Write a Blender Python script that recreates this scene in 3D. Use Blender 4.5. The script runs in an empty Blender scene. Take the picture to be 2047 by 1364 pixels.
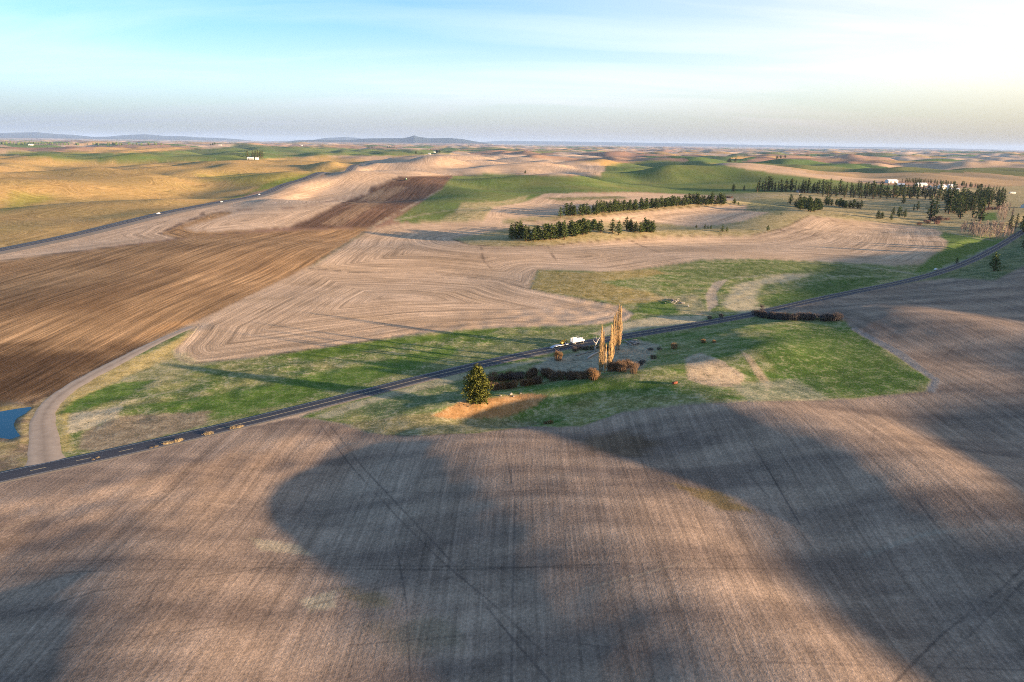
import bpy, bmesh, math, random
import numpy as np
from mathutils import Matrix, Vector, Euler

RAD = math.radians
random.seed(7)
rng = np.random.default_rng(7)
SC = bpy.context.scene
COL = SC.collection

# ------------------------------------------------------------------ camera
CAM_Z, FPX, PITCH, ROLL = 100.0, 1365.0, 16.1, 0.70
cam_data = bpy.data.cameras.new('camera')
cam_data.sensor_width = 36.0
cam_data.lens = 36.0 * FPX / 2047.0
cam_data.clip_start = 1.0
cam_data.clip_end = 200000.0
cam = bpy.data.objects.new('camera', cam_data)
COL.objects.link(cam)
CAM_M = Matrix.Rotation(RAD(90 - PITCH), 3, 'X') @ Matrix.Rotation(RAD(ROLL), 3, 'Z')
cam.matrix_world = Matrix.Translation((0, 0, CAM_Z)) @ CAM_M.to_4x4()
SC.camera = cam

# ------------------------------------------------------------------ light
SUN_AZ, SUN_EL = 107.0, 6.0          # clockwise from the view direction (+Y)
sun_dir = Vector((math.sin(RAD(SUN_AZ)) * math.cos(RAD(SUN_EL)),
                  math.cos(RAD(SUN_AZ)) * math.cos(RAD(SUN_EL)), math.sin(RAD(SUN_EL))))
sd = bpy.data.lights.new('sun', 'SUN')
sd.energy = 3.7
sd.angle = RAD(0.9)
sd.color = (1.0, 0.71, 0.45)
sun = bpy.data.objects.new('sun', sd)
sun.rotation_euler = (-sun_dir).to_track_quat('-Z', 'Y').to_euler()
sun.location = (300, -200, 300)
COL.objects.link(sun)

VEIL_CLOUD, VEIL_LOW, VEIL_MID, VEIL_HOR, VEIL_TOP = 0.28, 0.93, 1.35, 0.70, 1.80
world = bpy.data.worlds.new('World')
SC.world = world
world.use_nodes = True
wn = world.node_tree
for n in list(wn.nodes):
    wn.nodes.remove(n)
w_out = wn.nodes.new('ShaderNodeOutputWorld')
w_bg = wn.nodes.new('ShaderNodeBackground')
w_bg.inputs['Strength'].default_value = 0.15
w_sky = wn.nodes.new('ShaderNodeTexSky')
w_sky.sky_type = 'NISHITA'
w_sky.sun_disc = False
w_sky.sun_elevation = RAD(SUN_EL)
w_sky.sun_rotation = RAD(SUN_AZ)
w_sky.air_density = 1.0
w_sky.dust_density = 0.8
w_sky.ozone_density = 3.6
# thin streaks of high cloud: noise on the view direction, flattened towards the horizon
w_co = wn.nodes.new('ShaderNodeTexCoord')
w_sep = wn.nodes.new('ShaderNodeSeparateXYZ')
wn.links.new(w_co.outputs['Generated'], w_sep.inputs[0])
w_add = wn.nodes.new('ShaderNodeMath'); w_add.operation = 'ADD'; w_add.inputs[1].default_value = 0.12
wn.links.new(w_sep.outputs['Z'], w_add.inputs[0])
w_max = wn.nodes.new('ShaderNodeMath'); w_max.operation = 'MAXIMUM'; w_max.inputs[1].default_value = 0.05
wn.links.new(w_add.outputs[0], w_max.inputs[0])
w_dx = wn.nodes.new('ShaderNodeMath'); w_dx.operation = 'DIVIDE'
w_dy = wn.nodes.new('ShaderNodeMath'); w_dy.operation = 'DIVIDE'
wn.links.new(w_sep.outputs['X'], w_dx.inputs[0]); wn.links.new(w_max.outputs[0], w_dx.inputs[1])
wn.links.new(w_sep.outputs['Y'], w_dy.inputs[0]); wn.links.new(w_max.outputs[0], w_dy.inputs[1])
w_cmb = wn.nodes.new('ShaderNodeCombineXYZ')
wn.links.new(w_dx.outputs[0], w_cmb.inputs[0]); wn.links.new(w_dy.outputs[0], w_cmb.inputs[1])
w_map = wn.nodes.new('ShaderNodeMapping')
w_map.inputs['Rotation'].default_value = (0, 0, RAD(12))
w_map.inputs['Scale'].default_value = (0.35, 1.0, 1.0)
wn.links.new(w_cmb.outputs[0], w_map.inputs[0])
w_noise = wn.nodes.new('ShaderNodeTexNoise')
w_noise.inputs['Scale'].default_value = 1.1
w_noise.inputs['Detail'].default_value = 6.0
w_noise.inputs['Roughness'].default_value = 0.55
w_noise.inputs['Distortion'].default_value = 0.6
wn.links.new(w_map.outputs[0], w_noise.inputs['Vector'])
w_ramp = wn.nodes.new('ShaderNodeValToRGB')
w_ramp.color_ramp.elements[0].position = 0.44; w_ramp.color_ramp.elements[0].color = (0, 0, 0, 1)
w_ramp.color_ramp.elements[1].position = 0.86; w_ramp.color_ramp.elements[1].color = (1, 1, 1, 1)
wn.links.new(w_noise.outputs['Fac'], w_ramp.inputs[0])
w_hsv = wn.nodes.new('ShaderNodeHueSaturation')
w_hsv.inputs['Saturation'].default_value = 1.5
w_hsv.inputs['Value'].default_value = 0.48
wn.links.new(w_sky.outputs[0], w_hsv.inputs['Color'])
# the veil scatters sunlight forward: brighter towards the sun, thicker near the horizon
w_dot = wn.nodes.new('ShaderNodeVectorMath'); w_dot.operation = 'DOT_PRODUCT'
wn.links.new(w_co.outputs['Generated'], w_dot.inputs[0])
w_dot.inputs[1].default_value = tuple(sun_dir)


def wmath(op, a, b=None, c=None):
    n = wn.nodes.new('ShaderNodeMath'); n.operation = op
    for i, v in enumerate((a, b, c)):
        if v is None: continue
        if isinstance(v, (int, float)): n.inputs[i].default_value = v
        else: wn.links.new(v, n.inputs[i])
    return n.outputs[0]


w_fwd = wmath('POWER', wmath('MAXIMUM', wmath('MULTIPLY_ADD', w_dot.outputs['Value'], 0.5, 0.5), 0.0), 1.1)
w_z = wmath('MAXIMUM', w_sep.outputs['Z'], 0.0)
w_inv = wmath('SUBTRACT', 1.0, w_z)
w_low = wmath('MULTIPLY', wmath('POWER', w_inv, 6.5), VEIL_LOW)
w_mid = wmath('MULTIPLY', wmath('MULTIPLY', w_fwd, VEIL_MID), wmath('POWER', w_inv, 1.6))
w_veil = wmath('ADD', wmath('MULTIPLY', w_ramp.outputs['Color'], VEIL_CLOUD), wmath('MAXIMUM', w_low, w_mid))
w_veil = wmath('MINIMUM', w_veil, 0.97)
w_lift = wn.nodes.new('ShaderNodeMapRange'); w_lift.interpolation_type = 'SMOOTHSTEP'
wn.links.new(w_z, w_lift.inputs['Value'])
w_lift.inputs['From Min'].default_value = 0.0; w_lift.inputs['From Max'].default_value = 0.10
w_lift.inputs['To Min'].default_value = VEIL_HOR; w_lift.inputs['To Max'].default_value = VEIL_TOP
w_vl = w_lift.outputs['Result']
w_vcol = wn.nodes.new('ShaderNodeValToRGB')
w_vcol.color_ramp.elements[0].position = 0.05; w_vcol.color_ramp.elements[0].color = (0.72, 0.83, 1.0, 1)
w_vcol.color_ramp.elements[1].position = 0.80; w_vcol.color_ramp.elements[1].color = (1.0, 0.80, 0.50, 1)
q_ = w_vcol.color_ramp.elements.new(0.38); q_.color = (0.95, 0.95, 1.0, 1)
wn.links.new(w_fwd, w_vcol.inputs[0])
w_vs = wn.nodes.new('ShaderNodeVectorMath'); w_vs.operation = 'SCALE'
wn.links.new(w_vcol.outputs['Color'], w_vs.inputs[0])
wn.links.new(w_vl, w_vs.inputs['Scale'])
w_mix = wn.nodes.new('ShaderNodeMix'); w_mix.data_type = 'RGBA'
wn.links.new(w_veil, w_mix.inputs['Factor'])
wn.links.new(w_hsv.outputs['Color'], w_mix.inputs['A'])
wn.links.new(w_vs.outputs[0], w_mix.inputs['B'])
wn.links.new(w_mix.outputs['Result'], w_bg.inputs['Color'])
wn.links.new(w_bg.outputs[0], w_out.inputs['Surface'])

SC.view_settings.view_transform = 'Standard'
SC.view_settings.look = 'None'
SC.view_settings.exposure = 2.48
SC.view_settings.gamma = 1.0
SC.view_settings.use_curve_mapping = False
SC.cycles.use_denoising = False
SC.cycles.filter_width = 1.0
SC.cycles.sample_clamp_indirect = 0.8
SC.cycles.sample_clamp_direct = 1.0
SC.cycles.max_bounces = 6
SC.cycles.diffuse_bounces = 2
SC.cycles.volume_bounces = 0
SC.cycles.transparent_max_bounces = 8
SC.cycles.caustics_reflective = False
SC.cycles.caustics_refractive = False

# ------------------------------------------------------------------ maths helpers
CM = np.array(CAM_M)


def rays(pts):
    p = np.asarray(pts, float).reshape(-1, 2)
    d = np.stack([p[:, 0] - 1023.5, -(p[:, 1] - 682.0), np.full(len(p), -FPX)], 1)
    d = d @ CM.T
    return d / np.linalg.norm(d[:, :2], axis=1)[:, None]      # unit horizontal length


def flat(pts, z=0.0):
    d = rays(pts)
    t = (CAM_Z - z) / np.maximum(-d[:, 2], 1e-4)
    return d[:, :2] * t[:, None]


def sstep(a, b, x):
    t = np.clip((x - a) / (b - a), 0, 1)
    return t * t * (3 - 2 * t)


def _h(ix, iy, seed):
    n = (ix * 374761393 + iy * 668265263 + seed * 1274126177) & 0xFFFFFFFF
    n = ((n ^ (n >> 13)) * 1274126177) & 0xFFFFFFFF
    n = n ^ (n >> 16)
    return n.astype(np.float64) / 4294967295.0


def perlin(x, y, seed=0):
    x = np.asarray(x, float); y = np.asarray(y, float)
    x0 = np.floor(x).astype(np.int64); y0 = np.floor(y).astype(np.int64)
    fx = x - x0; fy = y - y0
    u = fx * fx * fx * (fx * (fx * 6 - 15) + 10)
    v = fy * fy * fy * (fy * (fy * 6 - 15) + 10)

    def g(ix, iy, dx, dy):
        a = _h(ix, iy, seed) * 2 * np.pi
        return np.cos(a) * dx + np.sin(a) * dy
    n00 = g(x0, y0, fx, fy); n10 = g(x0 + 1, y0, fx - 1, fy)
    n01 = g(x0, y0 + 1, fx, fy - 1); n11 = g(x0 + 1, y0 + 1, fx - 1, fy - 1)
    return ((n00 * (1 - u) + n10 * u) * (1 - v) + (n01 * (1 - u) + n11 * u) * v) * 1.5


def fbm(x, y, seed=0, octs=4, gain=0.5):
    s = 0; a = 1.0; f = 1.0; tot = 0
    for o in range(octs):
        s = s + a * perlin(x * f, y * f, seed + o * 17); tot += a
        a *= gain; f *= 2.03
    return s / tot


def seg_dist(x, y, P, closed=False):
    """distance to a polyline and the index + fraction of the nearest point"""
    P = np.asarray(P, float)
    Q = np.vstack([P, P[:1]]) if closed else P
    best = np.full(x.shape, 1e18); pos = np.zeros(x.shape)
    for i in range(len(Q) - 1):
        ax, ay = Q[i]; bx, by = Q[i + 1]
        dx, dy = bx - ax, by - ay
        L = dx * dx + dy * dy + 1e-9
        t = np.clip(((x - ax) * dx + (y - ay) * dy) / L, 0, 1)
        d = (x - ax - t * dx) ** 2 + (y - ay - t * dy) ** 2
        m = d < best
        best[m] = d[m]; pos[m] = i + t[m]
    return np.sqrt(best), pos


def inside(x, y, P):
    P = np.asarray(P, float)
    r = np.zeros(x.shape, bool)
    lo = P.min(0); hi = P.max(0)
    m = (x >= lo[0]) & (x <= hi[0]) & (y >= lo[1]) & (y <= hi[1])
    idx = np.nonzero(m)[0]
    if len(idx) == 0:
        return r
    xs = x[idx]; ys = y[idx]; c = np.zeros(len(idx), bool)
    j = len(P) - 1
    for i in range(len(P)):
        xi, yi = P[i]; xj, yj = P[j]
        if yi != yj:
            k = ((yi > ys) != (yj > ys)) & (xs < (xj - xi) * (ys - yi) / (yj - yi) + xi)
            c ^= k
        j = i
    r[idx] = c
    return r


def resample(P, step):
    P = np.asarray(P, float)
    L = np.r_[0, np.cumsum(np.linalg.norm(np.diff(P, axis=0), axis=1))]
    n = max(2, int(L[-1] / step) + 1)
    s = np.linspace(0, L[-1], n)
    return np.stack([np.interp(s, L, P[:, k]) for k in range(P.shape[1])], 1)


def smooth_line(P, step, it=3):
    """Chaikin corner cutting, then even spacing"""
    P = np.asarray(P, float)
    for _ in range(it):
        a = P[:-1] * 0.75 + P[1:] * 0.25
        b = P[:-1] * 0.25 + P[1:] * 0.75
        Q = np.empty((len(a) * 2, P.shape[1])); Q[0::2] = a; Q[1::2] = b
        P = np.vstack([P[:1], Q, P[-1:]])
    return resample(P, step)


def densify(px, step=12.0, closed=True):
    P = np.asarray(px, float)
    if closed:
        P = np.vstack([P, P[:1]])
    out = []
    for i in range(len(P) - 1):
        n = max(1, int(np.linalg.norm(P[i + 1] - P[i]) / step))
        for k in range(n):
            out.append(P[i] + (P[i + 1] - P[i]) * k / n)
    if not closed:
        out.append(P[-1])
    return np.array(out)
# ------------------------------------------------------------------ terrain
ROAD_PX = [(-420, 1062), (-150, 990), (0, 955), (342, 882), (700, 794), (900, 743), (1100, 698), (1300, 664), (1400, 648),
           (1519, 626), (1665, 592), (1829, 560), (1920, 531), (1975, 505), (2023, 477), (2062, 452), (2090, 432)]
ROAD_W = smooth_line(flat(ROAD_PX), 6.0)
_o = np.argsort(ROAD_W[:, 0])
RXS, RYS = ROAD_W[_o, 0], ROAD_W[_o, 1]
RXS = np.r_[-3000, RXS, 4000]
RYS = np.r_[RYS[0] - (3000 + RXS[1]) * 0.72, RYS, RYS[-1] + 2200]


def bump(x, y, cx, cy, hgt, sx, sy, rot=0.0):
    c, s_ = math.cos(RAD(rot)), math.sin(RAD(rot))
    u = (x - cx) * c + (y - cy) * s_
    v = -(x - cx) * s_ + (y - cy) * c
    return hgt * np.exp(-0.5 * ((u / sx) ** 2 + (v / sy) ** 2))


def pbump(px, py, z, hgt, sx, sy, rot=0.0):
    c = flat([(px, py)], z)[0]
    return (c[0], c[1], hgt, sx, sy, rot)


BUMPS = [
    # hills outside the frame on the right: the low sun stands behind them
    (445, 215, 18.5, 95, 120, 0), (690, 465, 37, 145, 145, 0), (960, 800, 8, 190, 160, 0),
    (1500, 900, 40, 260, 200, 0), (600, 300, 14, 105, 100, 0), (330, 40, 20, 80, 110, 0), (300, 104, 4, 50, 48, 0),
    # field hill on the right, this side of the road
    pbump(1840, 650, 6, 5, 38, 50, 30),
    # grass knolls this side of the road
    pbump(1465, 668, 1, 5.0, 34, 17, 35), pbump(1440, 735, 2, 3.6, 20, 14, 20), pbump(1545, 735, 2, 2.2, 13, 16, -30),
    pbump(1300, 770, 1, 2.0, 30, 10, 10), pbump(1180, 790, 1, 2.2, 18, 7, 15),
    # hollow with a steep lit bank below the lone pine
    pbump(1030, 828, 0, -4.6, 19, 6.5, 12), pbump(975, 803, 0, 2.7, 24, 6, 18), pbump(1110, 815, 0, 1.8, 8, 7, 0),
    # swale of the brush
    pbump(1130, 760, 0, -1.5, 40, 8, 15),
    # banks that carry the plantation rows
    pbump(1130, 476, 8, 7, 70, 24, 18), pbump(1250, 470, 8, 6, 80, 26, 18), pbump(1400, 466, 8, 4, 70, 30, 5),
    pbump(1180, 432, 12, 7, 60, 30, 30), pbump(1300, 418, 12, 8, 90, 32, 35), pbump(1420, 408, 12, 8, 80, 32, 30),
    # grassy knolls with the groves
    pbump(1570, 428, 14, 12, 75, 45, 0), pbump(1640, 418, 14, 10, 90, 45, -10), pbump(1510, 445, 12, 6, 50, 40, 0),
    # swells of the green wheat
    pbump(1110, 366, 20, 16, 130, 70, 10), pbump(1330, 350, 22, 18, 220, 90, 10), pbump(1480, 352, 22, 20, 260, 110, 0),
    pbump(930, 400, 16, 7, 60, 70, 0), pbump(960, 432, 12, 5, 40, 30, 0),
    # field on the left of the gravel road, and swells of the tan fields
    pbump(250, 600, 4, 7, 90, 70, 30), pbump(540, 500, 8, 5, 120, 70, 30), pbump(700, 620, 2, 3.0, 60, 40, 20),
    pbump(900, 505, 8, 6, 110, 50, 10), pbump(1350, 500, 6, 4, 120, 40, 5), pbump(1650, 470, 8, 6, 110, 50, -10),
    pbump(1200, 560, 2, 4.0, 50, 40, 0), pbump(1480, 530, 3, 4.0, 60, 30, 0),
    pbump(640, 425, 14, 7, 130, 90, 30), pbump(820, 335, 24, 12, 300, 150, 20), pbump(1120, 335, 24, 10, 200, 120, 0),
]

# mountain skylines (photo px of the tops) at their own distances
MTN = [
    (52000.0, 5200.0, [(-700, 282), (-350, 272), (-120, 268), (0, 266), (75, 264.5), (110, 268), (150, 270), (185, 274), (215, 273.5),
                       (250, 270), (290, 268.5), (330, 272), (365, 272.5), (400, 275), (440, 276), (480, 279), (520, 283), (620, 281), (650, 276), (690, 274), (715, 276), (745, 282), (760, 287)]),
    (33000.0, 2600.0, [(560, 289), (590, 281), (640, 279.5), (700, 280), (730, 277), (770, 276.5), (805, 276.5), (820, 273.5), (828, 270.5), (838, 274), (860, 276.5),
                       (900, 276.2), (925, 278.5), (950, 283), (985, 288)]),
    (60000.0, 3500.0, [(900, 290), (1000, 281.5), (1200, 284), (1400, 287.5), (1600, 292), (1900, 297), (2100, 302), (2500, 312)]),
]
MTN_P = []
for dist, wid, px in MTN:
    d = rays(px)
    az = np.arctan2(d[:, 0], d[:, 1])
    MTN_P.append((dist, wid, az, np.maximum(CAM_Z + d[:, 2] * dist, 0)))


FGN = np.array([0.897, 0.442])


def h_base(x, y):
    r = np.hypot(x, y)
    yr = np.interp(x, RXS, RYS)
    s = (y - yr) * 0.79
    front = 1 - sstep(-30, -8, s)
    far = sstep(260, 1300, s)
    wx = x + 60 * perlin(x / 300, y / 300, 91); wy = y + 60 * perlin(x / 300, y / 300, 92)
    h = 16 * sstep(120, 800, s)
    h = h + 5.0 * sstep(80, 420, s) * perlin(x / 330 + 3.1, y / 260, 5)
    h = h + far * (32 * perlin(wx / 560, wy / 420, 11) + 17 * perlin(wx / 250, wy / 210, 12) + 4.5 * sstep(900, 1800, r) * perlin(wx / 125, wy / 110, 15))
    h = h + sstep(2000, 6000, r) * (22 * perlin(wx / 1500, wy / 1100, 13))
    h = h + sstep(5000, 14000, r) * 45 * perlin(x / 5200, y / 3600, 14)
    # this side of the road: long swells that the grazing light picks out
    u = x * FGN[0] + y * FGN[1]
    v = -x * FGN[1] + y * FGN[0]
    uu = u + 7 * perlin(x / 70, y / 70, 21) + 0.0012 * (v - 90) ** 2
    sw = np.cos(2 * np.pi * (uu - 84) / 104.0)
    amp = 2.5 * sstep(18, 75, -s) * (1 - 0.75 * sstep(170, 330, u))
    h = h + front * (2.2 * sstep(20, 160, -s) + sstep(15, 70, -s) * (0.030 * np.clip(x, -260, 130) + 3.2 * sstep(-55, 92, x) * (1 - sstep(100, 180, x)) * sstep(120, 185, y)) + amp * sw)
    # small scale unevenness of the meadow and the grass
    h = h + (0.35 - 0.27 * sstep(30, 70, -s)) * sstep(5, 25, np.abs(s)) * (1 - 0.92 * sstep(45, 100, s)) * (1 - sstep(500, 900, r)) * perlin(x / 11, y / 9, 23)
    for b in BUMPS:
        m = (np.abs(x - b[0]) < 4.5 * max(b[3], b[4])) & (np.abs(y - b[1]) < 4.5 * max(b[3], b[4]))
        if m.any():
            h[m] += bump(x[m], y[m], *b)
    return h


def road_flatten(x, y, h):
    m = (x > -700) & (x < 1100) & (y > -200) & (y < 1300)
    if m.any():
        d, _ = seg_dist(x[m], y[m], ROAD_W[::3])
        k = sstep(7, 34, d)
        h[m] = h[m] * k
    return h


def mountains(x, y, h):
    r = np.hypot(x, y)
    m = r > 20000
    if m.any():
        az = np.arctan2(x[m], y[m]); rr = r[m]; hm = h[m]
        for dist, wid, a, top in MTN_P:
            z = np.interp(az, a, top, left=0, right=0)
            rough = 1 + 0.25 * fbm(x[m] / 2600, y[m] / 2600, 33, 3) * (np.abs(rr - dist) / wid).clip(0, 1)
            hm = np.maximum(hm, (z * np.exp(-0.5 * ((rr - dist) / wid) ** 2) * rough))
        h[m] = hm
    return h


def h0(x, y):
    x = np.atleast_1d(np.asarray(x, float)).copy(); y = np.atleast_1d(np.asarray(y, float)).copy()
    return mountains(x, y, road_flatten(x, y, h_base(x, y)))


T_STEPS = np.r_[np.linspace(40, 900, 300), np.geomspace(903, 62000, 420)]


def cast(pts, hf):
    """first hit of photo pixels on the ground"""
    d = rays(pts)
    out = np.zeros((len(d), 3))
    X = d[:, 0][:, None] * T_STEPS; Y = d[:, 1][:, None] * T_STEPS; Z = CAM_Z + d[:, 2][:, None] * T_STEPS
    Hh = hf(X.ravel(), Y.ravel()).reshape(X.shape)
    below = Z < Hh
    k = np.where(below.any(1), below.argmax(1), len(T_STEPS) - 1)
    k = np.maximum(k, 1)
    lo = T_STEPS[k - 1]; hi = T_STEPS[k]
    for _ in range(24):
        mid = (lo + hi) / 2
        b = CAM_Z + d[:, 2] * mid < hf(d[:, 0] * mid, d[:, 1] * mid)
        hi = np.where(b, mid, hi); lo = np.where(b, lo, mid)
    out[:, 0] = d[:, 0] * hi; out[:, 1] = d[:, 1] * hi
    out[:, 2] = hf(out[:, 0], out[:, 1])
    return out


HWY_PX = [(-260, 556), (-100, 524), (0, 502), (150, 471), (300, 435), (440, 402), (560, 372), (640, 350), (700, 335), (742, 324)]
_c = cast(HWY_PX, h0)
HWY = smooth_line(_c[:, :2], 25.0)
_z = h0(HWY[:, 0], HWY[:, 1])
_k = np.ones(13) / 13
HWY_Z = np.convolve(np.pad(_z, 6, mode='edge'), _k, mode='valid')
GRV_PX = [(93, 936), (88, 900), (88, 870), (83, 850), (90, 822), (115, 793), (160, 763), (230, 727), (300, 690), (385, 651)]
_c = cast(GRV_PX, h0)
GRV = smooth_line(_c[:, :2], 5.0)
_z = h0(GRV[:, 0], GRV[:, 1])
GRV_Z = np.convolve(np.pad(_z, 6, mode='edge'), _k, mode='valid')
POND_PX = [(-150, 838), (-60, 828), (0, 824), (35, 818), (68, 814), (52, 828), (34, 838), (28, 850), (33, 862), (42, 873), (20, 880), (-10, 876), (-60, 884), (-150, 880)]
POND = flat(POND_PX, 0.0)
POND_Z = 0.25


def H(x, y):
    x = np.atleast_1d(np.asarray(x, float)).copy(); y = np.atleast_1d(np.asarray(y, float)).copy()
    h = road_flatten(x, y, h_base(x, y))
    for line, prof, w0, w1 in ((HWY, HWY_Z, 16, 75), (GRV, GRV_Z, 5, 16)):
        lo = line.min(0) - w1; hi = line.max(0) + w1
        m = (x > lo[0]) & (x < hi[0]) & (y > lo[1]) & (y < hi[1])
        if m.any():
            st = 3 if w0 < 10 else 2
            d, pos = seg_dist(x[m], y[m], line[::st])
            zp = np.interp(pos * st, np.arange(len(prof)), prof)
            k = sstep(w0, w1, d)
            h[m] = zp * (1 - k) + h[m] * k
    m = (x > POND[:, 0].min() - 25) & (x < POND[:, 0].max() + 25) & (y > POND[:, 1].min() - 25) & (y < POND[:, 1].max() + 25)
    if m.any():
        d, _ = seg_dist(x[m], y[m], POND, True)
        ins = inside(x[m], y[m], POND)
        k = sstep(1, 18, d)
        hh = (POND_Z + 0.05 + 0.12 * np.minimum(d, 4)) * (1 - k) + h[m] * k
        hh = np.where(ins, POND_Z - 0.15 * np.minimum(d, 6), hh)
        dr, _ = seg_dist(x[m], y[m], ROAD_W[::3])
        dg, _ = seg_dist(x[m], y[m], GRV)
        kk = sstep(6, 10, dr) * sstep(4, 7, dg)
        h[m] = hh * kk + h[m] * (1 - kk)
    return mountains(x, y, h)


def on_ground(pts):
    return cast(pts, H)


# ------------------------------------------------------------------ fields, as photo outlines laid on the ground
TAN = (0.48, 0.335, 0.21); TAN2 = (0.37, 0.26, 0.16)
PALE = (0.56, 0.405, 0.27); GOLD = (0.42, 0.27, 0.105); GOLD2 = (0.33, 0.235, 0.085)
BROWN = (0.40, 0.245, 0.12); BROWN2 = (0.24, 0.14, 0.066)
DARK = (0.125, 0.072, 0.045); DARK2 = (0.17, 0.105, 0.068)
STUB = (0.36, 0.262, 0.185); STUB2 = (0.20, 0.148, 0.112)
WHEAT = (0.105, 0.17, 0.040); WHEAT2 = (0.17, 0.175, 0.058)
GRASS = (0.09, 0.16, 0.026); GRASS2 = (0.25, 0.24, 0.10)
DRY = (0.40, 0.31, 0.15); DRY2 = (0.27, 0.225, 0.095)
STRAW = (0.52, 0.43, 0.27); MUD = (0.20, 0.15, 0.105)

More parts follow.
